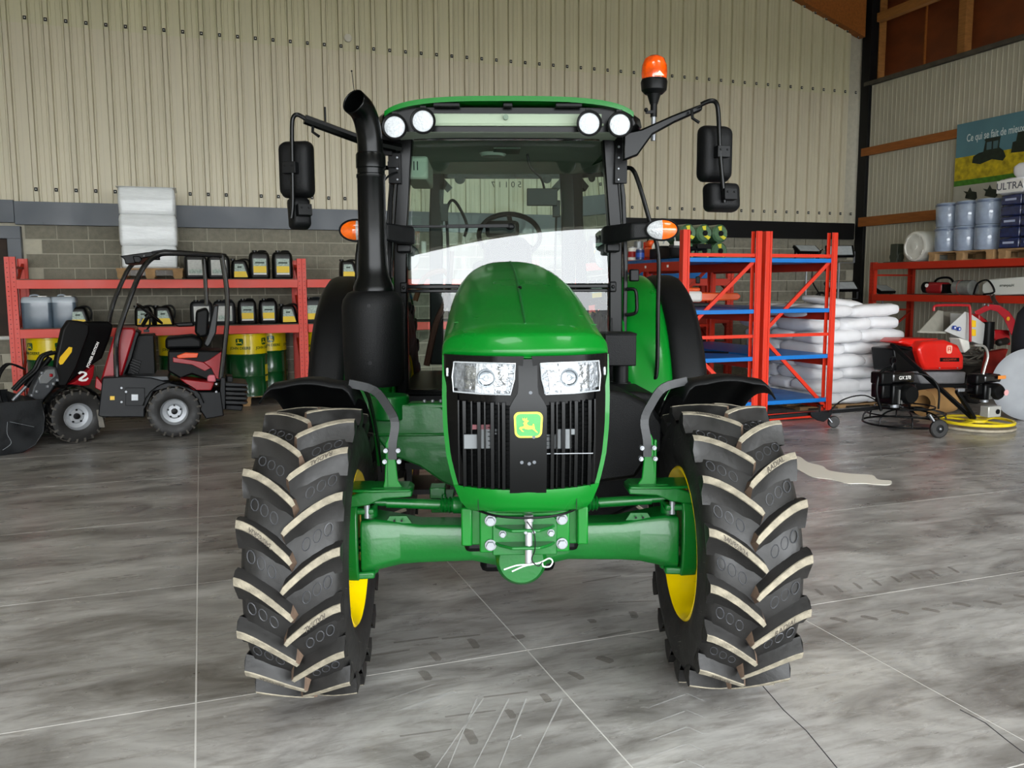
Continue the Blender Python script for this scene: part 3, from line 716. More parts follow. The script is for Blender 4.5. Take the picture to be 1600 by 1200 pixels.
MB().cyl((.585, 1.0, 1.15), (.585, 1.0, 1.28), .042, n=20).cyl((.585, 1.0, 1.15), (.585, 1.0, 1.175), .055, n=20).build('filler_neck', BP, tractor)
MB().box((0, .9, 1.0), (.46, 2.2, .75)).build('engine_block', BP, tractor, bevel=.02)
MB().box((0, 2.3, .75), (.5, .9, .5)).cyl((-.7, 2.25, .8), (.7, 2.25, .8), .13, n=20).build('rear_axle', G2, tractor, bevel=.02)
cf = MB().prism([(-.72, 1.12), (-.36, 1.10), (-.24, 1.0), (-.24, .66), (-.36, .72), (-.47, .80), (-.62, .86), (-.70, .98)], (0, .75, 0), (1, 0, 0), (0, 0, 1), .10)
cf.cyl((-.62, .72, 1.03), (-.62, .72, 1.15), .10, n=24).box((-.42, .70, 1.10), (.2, .1, .03)).box((-.5, .66, .96), (.42, .03, .02))
cf.build('side_frame', G2, tractor, bevel=.012)
for x in (-.44, -.40, -.36): MB().ball((x, .66, 1.125), .009).build('bolt', STEEL, tractor)
MB().box((-.34, .35, .70), (.10, .2, .06)).box((-.36, .30, .76), (.07, .10, .05)).cyl((-.33, .24, .72), (-.33, .24, .76), .012, n=8).build('chassis_lug', G2, tractor, bevel=.01)
MB().box((0, 1.2, .55), (.34, 2.0, .3)).build('gearbox', BP, tractor, bevel=.03)
for s in (-1, 1):
    MB().box((s*.47, 1.75, .62), (.3, .5, .04)).box((s*.47, 1.75, .45), (.3, .4, .03)).bar((s*.34, 1.55, .62), (s*.34, 1.55, .43), .03, .03).bar((s*.6, 1.55, .62), (s*.6, 1.55, .43), .03, .03).build('cab_step', BP, tractor)
# ---- exhaust stack
ex = MB().lathe([(.10, 1.165), (.15, 1.17), (.158, 1.19), (.162, 1.4), (.163, 1.58), (.155, 1.62), (.13, 1.655), (.09, 1.67)], (-.725, 1.0, 0), (0, 0, 1), 44)
ex.build('exhaust_shield', BPT, tractor, smooth=50)
for x, z in ((-.725, 1.59), (-.725, 1.30)):
    MB().cyl((x, .842, z), (x, .834, z), .010, n=10).cyl((x, .835, z), (x, .832, z), .005, n=6).build('bolt', BP, tractor)
MB().lathe([(.105, 1.665), (.104, 1.69), (.082, 1.74), (.078, 1.80), (.073, 1.9), (.072, 2.24), (.076, 2.245), (.076, 2.26), (.071, 2.265), (.071, 2.29), (.076, 2.295), (.076, 2.36), (.070, 2.37)], (-.72, 1.0, 0), (0, 0, 1), 36).build('exhaust_pipe', BPS, tractor, smooth=40)
ep = smoothpts([(-.72, 1.0, 2.36), (-.722, .995, 2.44), (-.732, .975, 2.52), (-.752, .94, 2.575), (-.785, .885, 2.605)], 5)
rg = MB(); rg.tube(ep, .063, 28, caps=False)
eo = rg.build('exhaust_elbow', mat('satin_black_paint', '040505', .26, spec=.18), tractor, fix=False, smooth=60)
q = eo.modifiers.new('solid', 'SOLIDIFY'); q.thickness = .004; q.offset = 0
# ---- cab
rw = .70
def roofpt(u, v):
    x = -1+2*u; y = 1.10+1.95*v
    dz = .07*abs(x)**3.6+.006*(1-v)**6+.05*v**8
    return V(rw*(x/(abs(x)**6+1)**(1/6)*1.12)*(1-.06*(1-v)**4), y-.05*(1-x*x)*(1-v)**2, 2.675-dz)
ro = MB().grid(roofpt, 30, 12, thick=(0, 0, -.026)).build('cab_roof', G, tractor, smooth=45)
un = MB()
for zt, zb, w, y0, y1 in ((2.64, 2.52, .72, 1.13, 3.0),):
    un.rings([[V(-w*.93, y0, z), V(-w, y0+.10, z), V(-w, y1-.1, z), V(-w*.9, y1, z), V(w*.9, y1, z), V(w, y1-.1, z), V(w, y0+.10, z), V(w*.93, y0, z)] for z, w in ((2.50, .66), (2.54, .725), (2.585, .715), (2.625, .66))], caps=False)
un.build('roof_fascia', BPS, tractor, bevel=.006)
MB().grid(lambda u, v: V((-1+2*u)*.60, 1.16+1.75*v, 2.50+.03*math.sin(PI*v)*(1-(2*u-1)**4)), 12, 10, thick=(0, 0, .02)).build('roof_lining', GREY, tractor)
MB().box((0, 1.135, 2.565), (.98, .03, .055)).cyl((-.5, 1.12, 2.535), (.5, 1.12, 2.535), .008, n=8).build('front_visor', mat('sage_visor', '8b9a83', .5), tractor, bevel=.004)
for x in (-.42, -.02, .40): MB().cyl((x, 1.118, 2.572), (x, 1.10, 2.572), .014, n=12).cyl((x, 1.10, 2.572), (x, 1.097, 2.572), .007, n=8).build('visor_knob', mat('dull_green_knob', '58705a', .4), tractor)
for x, w in ((-.33, .14), (.31, .14), (-.01, .05)): MB().box((x, 1.085, 2.628), (w, .03, .02)).build('roof_bracket', BP, tractor, bevel=.004)
for x, z, y in ((-.60, 2.512, 1.06), (-.452, 2.54, 1.05), (.415, 2.53, 1.05), (.578, 2.526, 1.06)):
    lp = MB().lathe([(.02, .07), (.045, .055), (.064, .02), (.067, -.008), (.064, -.012), (.056, -.008), (.052, .004)], (x, y, z), (0, 1, 0), 30).build('work_light', BP, tractor)
    MB().lathe([(.0, -.008), (.03, -.006), (.054, .0), (.054, .006), (0, .01)], (x, y, z), (0, 1, 0), 30).build('lamp_lens', mat('work_lamp_glass', 'b9bdc0', .3, var=.12, scale=70, bump=.6, bscale=90, emit=0), lp)
    MB().box((x, y+.04, z+.062), (.03, .03, .04)).bar((x, y+.04, z+.07), (x, y+.12, z+.075), .03, .012).build('lamp_bracket', BP, lp)
# pillars
for s in (-1, 1):
    ap = MB().rings([[V(s*a, y-.03, z), V(s*b, y-.03, z), V(s*b, y+.06, z), V(s*a, y+.06, z)] for a, b, y, z in ((.585, .66, 1.46, 1.03), (.585, .662, 1.46, 1.5), (.58, .655, 1.455, 2.0), (.53, .60, 1.42, 2.56))])
    ap.build('front_pillar', BPS, tractor, bevel=.008)
    MB().rings([[V(s*(a+.012*c), y+.012*d, z) for c, d in ((-1, -1), (1, -1), (1, 1), (-1, 1))] for a, y, z in ((.685, 1.50, 1.06), (.69, 1.50, 1.8), (.67, 1.49, 2.2), (.62, 1.46, 2.52))]).build('door_frame', BPS, tractor, bevel=.004)
    MB().rings([[V(s*(a+.03*c), y+.03*d, z) for c, d in ((-1, -1), (1, -1), (1, 1), (-1, 1))] for a, y, z in ((.76, 2.1, .9), (.76, 2.1, 1.8), (.69, 2.05, 2.54))]).build('door_pillar', BPS, tractor, bevel=.006)
    MB().rings([[V(s*(a+.05*c), y+.03*d, z) for c, d in ((-1, -1), (1, -1), (1, 1), (-1, 1))] for a, y, z in ((.50, 2.92, 1.1), (.49, 2.92, 2.2), (.47, 2.88, 2.55))]).build('rear_pillar', BP, tractor, bevel=.01)
    MB().add([V(s*.655, 1.50, 1.1), V(s*.74, 2.08, 1.1), V(s*.74, 2.07, 1.9), V(s*.66, 2.03, 2.5), V(s*.60, 1.47, 2.5), V(s*.675, 1.5, 1.9)], [(0, 1, 2, 5), (5, 2, 3, 4)]).build('door_glass', glassmat('tinted_glass', (.82, .92, .87), .05), tractor, fix=False)
    MB().add([V(s*.74, 2.12, 1.25), V(s*.56, 2.88, 1.3), V(s*.52, 2.85, 2.5), V(s*.67, 2.07, 2.5)], [(0, 1, 2, 3)]).build('rear_side_glass', glassmat('tinted_glass', (.82, .92, .87), .05), tractor, fix=False)
    # lower front side pane
    MB().add([V(s*.58, 1.45, 1.09), V(s*.30, 1.40, 1.09), V(s*.30, 1.40, 1.65), V(s*.58, 1.45, 1.66)], [(0, 1, 2, 3)]).build('lower_pane', glassmat('tinted_glass', (.82, .92, .87), .05), tractor, fix=False)
    fr = MB().bar((s*.60, 1.44, 1.075), (s*.28, 1.40, 1.075), .04, .03).bar((s*.60, 1.45, .98), (s*.28, 1.41, .98), .05, .12).bar((s*.60, 1.44, 1.685), (s*.28, 1.40, 1.685), .04, .022).bar((s*.60, 1.44, 1.66), (s*.28, 1.40, 1.66), .03, .018)
    fr.bar((s*.285, 1.40, 1.0), (s*.285, 1.40, 1.69), .02, .02).bar((s*.60, 1.44, 1.0), (s*.60, 1.44, 1.69), .02, .02); fr.build('pane_frame', BPS, tractor, bevel=.004)
    MB().box((s*.60, 1.41, 1.68), (.04, .04, .06)).cyl((s*.60, 1.385, 1.68), (s*.60, 1.40, 1.68), .012, n=10).build('pane_hinge', BP, tractor, bevel=.008)
    # hand rail and door grab handle
    MB().tube(smoothpts([(s*.66, 1.42, 2.35), (s*.70, 1.38, 2.34), (s*.735, 1.36, 2.26), (s*.80, 1.36, 2.05), (s*.853, 1.36, 1.86), (s*.855, 1.36, 1.55), (s*.855, 1.36, 1.22), (s*.835, 1.37, 1.14), (s*.76, 1.42, 1.12), (s*.68, 1.46, 1.12)], 5), .0125, 10).build('hand_rail', BPS, tractor)
    MB().tube(smoothpts([(s*.69, 1.45, 1.665), (s*.735, 1.43, 1.66), (s*.745, 1.43, 1.59), (s*.74, 1.43, 1.53), (s*.69, 1.45, 1.515)], 4), .0105, 8).build('door_handle', BP, tractor)
    MB().box((s*.725, 1.42, 1.745), (.055, .05, .07)).build('hand_rail_clamp', BP, tractor, bevel=.008)
    # mirror mounting plate with small bolts
    mp = MB().box((s*.635, 1.38, 2.38), (.07, .03, .24)).box((s*.66, 1.39, 2.47), (.12, .05, .10))
    for q in range(4): mp.cyl((s*.62, 1.366, 2.28+.06*q), (s*.62, 1.356, 2.28+.06*q), .007, n=8, mi=1)
    mp.build('mirror_plate', [BP, STEEL], tractor, bevel=.004)
# wiring clutter beside the exhaust
MB().tube(smoothpts([(-.62, 1.36, 2.32), (-.66, 1.33, 2.30), (-.70, 1.30, 2.24), (-.705, 1.3, 2.12)], 5), .006, 6).box((-.67, 1.35, 2.42), (.05, .03, .02)).box((-.64, 1.35, 2.36), (.06, .03, .03)).build('cable', BP, tractor)
# windscreen, rear window
GLW = glassmat('windscreen_glass', (.74, .87, .80), .085)
MB().grid(lambda u, v: V((-1+2*u)*(.575-.035*v), 1.400-.02*(1-(2*u-1)**2)+.079*v, 1.70+.82*v), 16, 8).build('windscreen', GLW, tractor, fix=False)
MB().grid(lambda u, v: V((-1+2*u)*(.46-.0*v), 2.95-.10*v, 1.55+.95*v), 2, 2).build('rear_window', glassmat('tinted_glass', (.82, .92, .87), .05), tractor, fix=False)
rf_ = MB().bar((-.50, 2.90, 2.52), (.50, 2.90, 2.52), .06, .09).bar((-.45, 2.9, 2.46), (-.385, 2.9, 2.39), .05, .05).bar((.45, 2.9, 2.46), (.385, 2.9, 2.39), .05, .05).ball((-.31, 2.88, 2.47), .04, sc=(1, .4, 1)).ball((.33, 2.88, 2.47), .035, sc=(1, .4, 1)).bar((-.5, 2.93, 1.55), (.5, 2.93, 1.55), .05, .05)
rf_.build('rear_frame', BP, tractor, smooth=40)
# rows of mirrored lettering stuck inside the rear window, read back to front from here
vs, fs = textgeo('50117', .06, 0, space=1.6)
MB().add([V(-v.x*1.0+.03, 2.83, v.y+2.42) for v in vs], fs).build('window_lettering', mat('dark_decal', '26302a', .6), tractor, smooth=0, fix=False)
# roof interior: lamp, vents, console
MB().lathe([(.001, 0), (.07, 0), (.085, .02), (.001, .03)], (-.08, 1.8, 2.47), (0, 0, 1), 24).build('roof_lamp', mat('frosted_lamp', 'a8b0a4', .5), tractor)
MB().box((-.52, 1.72, 2.36), (.13, .5, .13)).build('roof_console', mat('sage_console', '8f988a', .6), tractor, bevel=.015)
cv = MB()
for q in range(3): cv.box((-.555+.02*q, 1.468, 2.37), (.006, .004, .05))
cv.build('console_vent', BP, tractor)
MB().box((.0, 1.7, 2.49), (.16, .2, .012)).build('roof_hatch_panel', mat('hatch_grey', '495248', .6), tractor, bevel=.004)
# floor, dash, steering wheel, seat, levers
MB().box((0, 2.1, 1.02), (1.3, 1.5, .08)).build('cab_floor', BP, tractor)
MB().rings([[V(x*w, y+q, z) for x, q in ((-1, 0), (1, 0), (1, .2), (-1, .2))] for w, y, z in ((.17, 1.5, 1.05), (.15, 1.5, 1.7), (.14, 1.56, 1.92), (.10, 1.62, 1.98))]).build('dashboard', BP, tractor, bevel=.03, seg=2)
MB().box((-.03, 1.60, 2.02), (.2, .08, .10)).build('instrument_pod', BP, tractor, bevel=.025, seg=2)
cw = V(.02, 1.86, 2.00); tl_ = Matrix.Rotation(R_(48), 3, 'X')
sw_ = MB().tube([cw+tl_ @ V(.19*math.cos(2*PI*k/32), .19*math.sin(2*PI*k/32), 0) for k in range(32)], .016, 8, closed=True)
for a in (90, 215, 325): sw_.bar(cw+tl_ @ V(.02, 0, -.02), cw+tl_ @ V(.2*math.cos(R_(a)), .2*math.sin(R_(a)), 0), .03, .012)
sw_.cyl(cw+tl_ @ V(0, 0, -.04), cw+tl_ @ V(0, 0, .01), .05, n=18).cyl(cw, (0, 1.65, 1.7), .03, n=10)
sw_.build('steering_wheel', BP, tractor)
MB().ball((-.01, 1.50, 1.945), .016).bar((-.01, 1.5, 1.94), (-.01, 1.6, 1.9), .01, .01).build('wiper_knob', BP, tractor)
MB().box((0, 2.45, 1.35), (.46, .46, .14)).box((0, 2.68, 1.62), (.44, .12, .5), rot=Matrix.Rotation(-.12, 3, 'X')).box((0, 2.45, 1.18), (.3, .3, .22)).build('driver_seat', mat('seat_fabric', '2b2e2a', .8, var=.2), tractor, bevel=.05, seg=3)
for s in (-1, 1): MB().box((s*.27, 2.45, 1.60), (.07, .36, .05)).bar((s*.27, 2.55, 1.35), (s*.27, 2.6, 1.58), .04, .04).build('arm_rest', BP, tractor, bevel=.015)
MB().tube(smoothpts([(-.34, 1.62, 1.1), (-.35, 1.62, 1.6), (-.355, 1.62, 1.98), (-.36, 1.62, 2.12), (-.33, 1.62, 2.19), (-.29, 1.62, 2.16), (-.24, 1.62, 2.05), (-.255, 1.62, 1.98)], 5), .009, 8).box((-.37, 1.62, 2.12), (.04, .03, .10)).build('loader_guide', BP, tractor)
MB().tube(smoothpts([(-.50, 1.75, 1.2), (-.44, 1.75, 1.45), (-.37, 1.75, 1.62), (-.34, 1.75, 1.9)], 5), .02, 8).build('control_lever', mat('lever_brown', '4a2a20', .5), tractor)
MB().tube(smoothpts([(-.56, 1.7, 1.60), (-.50, 1.7, 1.74), (-.40, 1.7, 1.78), (-.36, 1.7, 1.76)], 5), .016, 8).build('hose_loop', mat('brown_hose', '6b4028', .5), tractor)
for x, z in ((.30, 2.1),): MB().tube([(x, 1.72, 1.2), (x-.01, 1.72, 1.7), (x, 1.72, z)], .008, 6).box((x, 1.72, z+.05), (.045, .03, .10)).build('grab_post', BP, tractor, bevel=.01)
im = MB().box((.205, 1.58, 2.205), (.18, .025, .10)).tube(smoothpts([(.22, 1.6, 2.25), (.20, 1.62, 2.32), (.14, 1.62, 2.38), (.12, 1.62, 2.46)], 4), .008, 6)
im.build('interior_mirror', BP, tractor, bevel=.012, seg=2)
# small round clear deflectors seen through the glass at both sides
for s in (-1, 1): MB().lathe([(.0, 0), (.075, 0), (.08, .004), (.0, .008)], (s*.60, 1.62, 1.86), (0, 1, 0), 24).build('side_mirror_disc', mat('disc_black', '1a1c1c', .25), tractor)
MB().bar((-.57, 1.37, 2.022), (.0, 1.36, 2.022), .012, .014).bar((-.35, 1.36, 2.022), (.0, 1.355, 2.024), .02, .02).ball((.01, 1.365, 2.02), .022, sc=(1.2, .7, .9)).build('wiper', BP, tractor, bevel=.002)
MB().bar((-.6, 1.41, 2.53), (.6, 1.41, 2.53), .05, .05).build('windscreen_header', BPS, tractor)
# indicators on their arms
for s in (-1, 1):
    if True:
        a = MB().rings([[V(s*x, y-d, z-h), V(s*x, y-d, z+h), V(s*x, y+d, z+h*.9), V(s*x, y+d, z-h*.9)] for x, y, z, h, d in ((.53, 1.36, 1.968, .052, .05), (.60, 1.25, 1.970, .052, .05), (.66, 1.18, 1.978, .048, .05), (.80, 1.165, 1.985, .045, .045), (.84, 1.17, 1.985, .038, .035))])
        a.build('indicator_arm', BPT, tractor, bevel=.014, seg=2)
        MB().box((s*.59, 1.38, 1.90), (.08, .1, .05)).build('indicator_foot', BP, tractor, bevel=.01)
    c = V(s*.82, 1.115, 1.985)
    def ov(sx0, sx1, k=1.0):
        out = []
        for q in range(25):
            t = sx0+(sx1-sx0)*q/24; out.append(t)
        return out
    def lens(sgn, half):
        mm = MB(); rings = []
        for i in range(7):
            rr = i/6; ring = []
            for q in range(13):
                a_ = -PI/2+PI*q/12
                if half < 0: a_ += PI
                ring.append(V(s*(.083*rr*math.cos(a_)), -.022*(1-rr*rr)-.004, .052*rr*math.sin(a_))+c)
            rings.append(ring)
        mm.rings(rings, caps=False, loop=False); return mm
    ind = lens(1, 1).build('indicator_lens', mat('amber_lens', 'd85c08', .15, coat=.5, var=.15, scale=40), tractor, fix=False)
    lens(1, -1).build('position_lens', mat('clear_lens', 'a8aaac', .15, coat=.5, var=.2, scale=60, bump=.6, bscale=120), tractor, fix=False)
    MB().tube([c+V(.087*math.cos(2*PI*k/28), -.002, .056*math.sin(2*PI*k/28)) for k in range(28)], .006, 6, closed=True).lathe([(.001, 0), (.05, 0), (.05, .05), (.001, .05)], c+V(0, .0, 0), (0, 1, 0), 20).build('indicator_rim', BP, tractor)
# mirrors
def mhead(c, w, h, rz, rx, name):
    o = sub_empty(name, tractor, c, (rx, 0, rz))
    m = MB(); rings = []
    for y, k in ((-.055, .55), (-.05, .80), (-.03, .93), (.0, 1.0), (.025, 1.0), (.035, .96)):
        rings.append([V(x*k, y, z*k) for x, z in rrect(w, h, min(w, h)*.2, 4)])
    m.rings(rings).build('mirror_shell', BPT, o, smooth=50)
    MB().prism(rrect(w*.9, h*.92, min(w, h)*.17, 4), (0, .037, 0), (1, 0, 0), (0, 0, 1), -.002).build('mirror_glass', mat('mirror_silver', 'c8ccd0', .03, metal=1), o)
    MB().box((0, -.075, 0), (.075, .05, .06)).cyl((-.02, -.1, .01), (-.02, -.105, .01), .006, n=8).cyl((.02, -.1, .01), (.02, -.105, .01), .006, n=8).build('mirror_clamp', BP, o, bevel=.01)
    return o
mhead((-1.148, 1.22, 2.315), .185, .30, R_(-12), 0, 'large_mirror')
mhead((-1.135, 1.20, 2.082), .11, .17, R_(30), R_(-8), 'small_mirror')
mhead((1.127, 1.22, 2.40), .19, .30, R_(14), 0, 'large_mirror')
mhead((1.165, 1.20, 2.165), .20, .155, R_(14), R_(-6), 'small_mirror')
MB().tube([(-.60, 1.36, 2.45), (-.82, 1.26, 2.485), (-1.08, 1.14, 2.565)], .026, 8).build('mirror_arm', BPS, tractor)
MB().tube(smoothpts([(-1.07, 1.14, 2.563), (-1.11, 1.13, 2.585), (-1.135, 1.13, 2.575), (-1.145, 1.13, 2.52), (-1.15, 1.13, 2.3), (-1.155, 1.13, 2.12), (-1.165, 1.13, 2.05)], 4), .0115, 10).build('mirror_tube', BPS, tractor)
MB().prism([(.62, 2.36), (.70, 2.39), (.78, 2.50), (.90, 2.565), (1.05, 2.63), (1.05, 2.665), (.88, 2.60), (.72, 2.53), (.62, 2.51)], (0, 1.25, 0), (1, 0, 0), (0, 0, 1), .05).build('mirror_arm', BPS, tractor, bevel=.01)
MB().tube(smoothpts([(1.03, 1.16, 2.65), (1.075, 1.14, 2.665), (1.105, 1.13, 2.65), (1.118, 1.13, 2.58), (1.13, 1.13, 2.4), (1.155, 1.13, 2.18), (1.16, 1.13, 2.13)], 4), .0125, 10).build('mirror_tube', BPS, tractor)
for x, z in ((-1.04, 2.50), (.98, 2.575)): MB().tube([(x, 1.16, z+.05), (x, 1.14, z), (x+.035, 1.13, z-.025)], .008, 8).build('arm_lever', BP, tractor)
# beacon
bc = MB().lathe([(.0, 2.755), (.05, 2.755), (.070, 2.775), (.075, 2.82), (.070, 2.835), (.0, 2.835)], (.822, 1.4, 0), (0, 0, 1), 28).lathe([(.0, 2.70), (.022, 2.70), (.036, 2.745), (.045, 2.765)], (.822, 1.4, 0), (0, 0, 1), 20)
bc.build('beacon_base', BP, tractor)
MB().lathe([(.070, 2.835), (.073, 2.87), (.070, 2.91), (.056, 2.945), (.03, 2.962), (.0, 2.965)], (.822, 1.4, 0), (0, 0, 1), 28).build('beacon_dome', mat('beacon_amber', 'd84a02', .15, coat=.6, var=.4, scale=22), tractor)
MB().prism([(-.026, 0), (.026, 0), (0, .026)], (.835, 1.325, 2.838), (1, 0, 0), (0, 0, 1), .01).build('beacon_reflector', mat('beacon_bulb', 'f4dcae', .4), tractor)
MB().cyl((.822, 1.4, 2.50), (.822, 1.4, 2.72), .014, n=12).cyl((.842, 1.39, 2.55), (.842, 1.39, 2.60), .006, n=6).build('beacon_pole', STEEL, tractor)
MB().cyl((.822, 1.4, 2.63), (.822, 1.4, 2.70), .019, n=12).box((.80, 1.39, 2.655), (.05, .02, .015)).ball((.775, 1.38, 2.665), .012).build('pole_clamp', BP, tractor)
MB().cyl((-.815, 1.3, 2.50), (-.85, 1.3, 2.85), .0022, n=5).ball((-.85, 1.3, 2.85), .005).build('whip_aerial', BP, tractor)
MB().cyl((-1.0, 1.3, 2.56), (-1.0, 1.3, 2.66), .006, n=6).build('stub_aerial', BP, tractor)
# rear mudguards
for s in (-1, 1):
    def rp(u, v, w0, w1, rr, lip):
        a = R_(188-150*u); x = w0+(w1-w0)*v; r = rr-lip*abs(2*v-1)**5
        return V(s*x, 2.25+r*math.cos(a), .80+r*math.sin(a))
    g1 = MB().grid(lambda u, v: rp(u, v, .66, .96, .955, .04), 26, 8).build('rear_mudguard', G, tractor, smooth=45)
    q = g1.modifiers.new('solid', 'SOLIDIFY'); q.thickness = .012; q.offset = 0
    g2 = MB().grid(lambda u, v: rp(u, v, .94, 1.16, .95, .05), 26, 8).build('mudguard_extension', BPT, tractor, smooth=45)
    q = g2.modifiers.new('solid', 'SOLIDIFY'); q.thickness = .012; q.offset = 0
    MB().prism([(1.30, .75), (1.29, 1.0), (1.36, 1.2), (1.5, 1.5), (1.75, 1.68), (2.2, 1.73), (2.8, 1.5), (2.9, 1.2), (2.0, .9)], (s*.67, 0, 0), (0, 1, 0), (0, 0, 1), .012).build('mudguard_side', G, tractor)
    MB().box((s*1.0, 3.06, 1.35), (.16, .06, .12)).build('rear_lamp', mat('red_lens', 'a01010', .25), tractor, bevel=.01)
# ================================================================ helpers for the background
def at(px, py, Y):
    "the point of the vertical plane y = Y that a ray through this photo pixel meets (used to read off real sizes)"
    d = r2*((px-800)/1333.626)-u2*((py-600)/1333.626)+fwd
    return Vector((0, 0, CAM_H))+d*(Y/d.y)
def atz(px, py, Z=0):
    d = r2*((px-800)/1333.626)-u2*((py-600)/1333.626)+fwd
    return Vector((0, 0, CAM_H))+d*((Z-CAM_H)/d.z)
def side(m, pts, Y, t, mi=0):
    "slab whose outline lies in the plane y = Y and runs back by t"
    P = [at(a, b, Y) for a, b in pts]
    return m.prism([(p.x, p.z) for p in P], (0, Y+t, 0), (1, 0, 0), (0, 0, 1), t, mi)
RED = mat('loader_red', '960d18', .32, spec=.25, coat=.2, var=.06, scale=5)
DGR = mat('dark_grey_steel', '101215', .45, spec=.25, var=.12, scale=6)
SILV = mat('silver_rim_paint', 'a9acb0', .4, metal=.3, var=.08, scale=10)
BK = mat('black_paint', '050607', .35, spec=.2, var=.1, scale=6)
ORR = mat('orange_paint', 'f05a28', .45)
# ================================================================ compact loader on the left
LY = 10.2
loader = thing('compact_loader', 'small red and black articulated loader with canopy and bucket, in front of the left shelves', 'loader', (-.6, 10.7, 0))
LO = V(-.6, 10.7, 0)
def LB(m, name, mt, par=None, **k):
    m.map(lambda v: v-LO); return m.build(name, mt, par or loader, **k)
def small_wheel(cx, cy, r, ang, face):
    w = sub_empty('wheel', loader, V(cx, cy, r)-LO, (0, 0, ang))
    prof = [(r*.5, -.10), (r*.72, -.125), (r*.93, -.11), (r*.97, -.06), (r*.97, .06), (r*.93, .11), (r*.72, .125), (r*.5, .10)]
    MB().lathe(prof, ax=(0, 1, 0), n=40, closed=True).build('tyre', RUB, w, smooth=50)
    lg = MB()
    for k in range(20):
        for s in (-1, 1):
            a = 2*PI*(k+(.5 if s > 0 else 0))/20
            rows = []
            for w_, da, rr in ((.004, 0, r), (.06, .10, r), (.108, .16, r*.985), (.118, .17, r*.86)):
                aa = a+da; b = aa+.07
                rows.append([V(rr*math.cos(q), s*w_, rr*math.sin(q)) for q in (aa, b)]+[V((rr-.03)*math.cos(q), s*w_*.97, (rr-.03)*math.sin(q)) for q in (b+.03, aa-.03)])
            lg.rings(rows)
    lg.build('tread_lugs', [mat('small_lug_rubber', '4a4640', .7, var=.2)], w, smooth=0, kind='stuff')
    f = face
    MB().lathe([(r*.53, f*.09), (r*.50, f*.105), (r*.47, f*.08), (r*.44, f*.03), (r*.30, f*.02), (r*.24, f*.045), (.01, f*.045), (.01, -f*.02), (r*.4, -f*.03), (r*.52, -f*.09)], ax=(0, 1, 0), n=36, closed=True).build('rim', SILV, w, smooth=40)
    hb = MB().lathe([(.001, f*.09), (.028, f*.085), (.035, f*.05), (.001, f*.04)], ax=(0, 1, 0), n=18)
    for k in range(5):
        a = 2*PI*k/5+.3; hb.cyl((.07*math.cos(a), f*.045, .07*math.sin(a)), (.07*math.cos(a), f*.062, .07*math.sin(a)), .011, n=6)
    hb.build('hub', BP, w)
PH = R_(25)
hx, hy = -math.cos(PH), -math.sin(PH)       # heading of the front half
def fr(l, s, z):  # along heading, across towards the far side, height
    o = V(-1.35, 10.35, 0); return V(o.x+hx*l-math.sin(PH)*s, o.y+hy*l+math.cos(PH)*s, z)
small_wheel(-1.35, 10.33, .292, PH, -1)
p_ = fr(0, .78, 0); small_wheel(p_.x, p_.y, .292, PH, 1)
small_wheel(-.335, 10.33, .292, 0, -1)
small_wheel(-.335, 11.12, .292, 0, 1)
# rear half
ch = MB(); side(ch, [(153, 650), (160, 590), (200, 588), (236, 590), (290, 604), (312, 612), (345, 612), (350, 650), (322, 655), (300, 622), (270, 605), (240, 612), (226, 640), (226, 652), (160, 652)], 10.28, .85)
LB(ch, 'chassis', DGR, bevel=.012)
gl = MB(); side(gl, [(196, 606), (226, 606), (226, 634), (196, 634)], 10.262, .02); side(gl, [(205, 616), (216, 616), (216, 626), (205, 626)], 10.258, .01, 1)
LB(gl, 'side_hatch', [DGR, SILV], bevel=.004)
st_ = MB(); side(st_, [(172, 619), (179, 619), (179, 625), (172, 625)], 10.262, .01); LB(st_, 'warning_sticker', mat('sticker_yellow', 'f0c020', .4), smooth=0)
for x, y in ((190, 606), (190, 628), (197, 612), (338, 600), (338, 612)): 
    bp_ = MB(); p = at(x, y, 10.26); bp_.cyl(p, p+V(0, -.012, 0), .012, n=8); LB(bp_, 'bolt', STEEL)
rp_ = MB(); side(rp_, [(281, 592), (335, 598), (330, 610), (303, 610)], 10.25, .4); LB(rp_, 'rear_wing', RED, bevel=.01)
eng = MB(); side(eng, [(262, 548), (348, 548), (350, 596), (335, 598), (300, 585), (282, 592), (262, 580)], 10.45, .55); LB(eng, 'engine_bay', mat('black_vinyl', '08090a', .5, spec=.18), bevel=.02)
ew = MB(); side(ew, [(327, 562), (349, 547), (347, 592), (338, 592), (330, 575), (318, 566)], 10.40, .03); side(ew, [(270, 558), (318, 566), (330, 575), (320, 580), (300, 570), (270, 566)], 10.42, .02)
LB(ew, 'engine_cowl', RED, bevel=.006)
os_ = MB(); side(os_, [(276, 556), (290, 551), (310, 552), (308, 559), (278, 560)], 10.40, .12); LB(os_, 'orange_strap', ORR, bevel=.008)
pk = MB(); side(pk, [(324, 590), (326, 586), (336, 586), (338, 597), (324, 597)], 10.38, .08); LB(pk, 'pink_rag', mat('pink_cloth', 'd97a86', .8), bevel=.02, seg=3)
tw = MB(); side(tw, [(345, 590), (352, 590), (352, 640), (342, 640)], 10.30, .7); LB(tw, 'rear_plate', DGR, bevel=.006)
for k in range(5):
    m = MB(); y0 = 598+7*k; side(m, [(352, y0), (382, y0+1.5), (388, y0+3), (384, y0+6), (352, y0+5.6)], 10.34, .6); LB(m, 'tail_weight', mat('cast_iron', '1a1c1f', .6, var=.15), bevel=.008)
m = MB(); side(m, [(354, 588), (364, 588), (364, 598), (354, 598)], 10.5, .3); LB(m, 'weight_carrier', DGR, bevel=.01); m = MB(); side(m, [(352, 632), (380, 634), (378, 642), (352, 640)], 10.5, .3); LB(m, 'weight_carrier', DGR, bevel=.01)
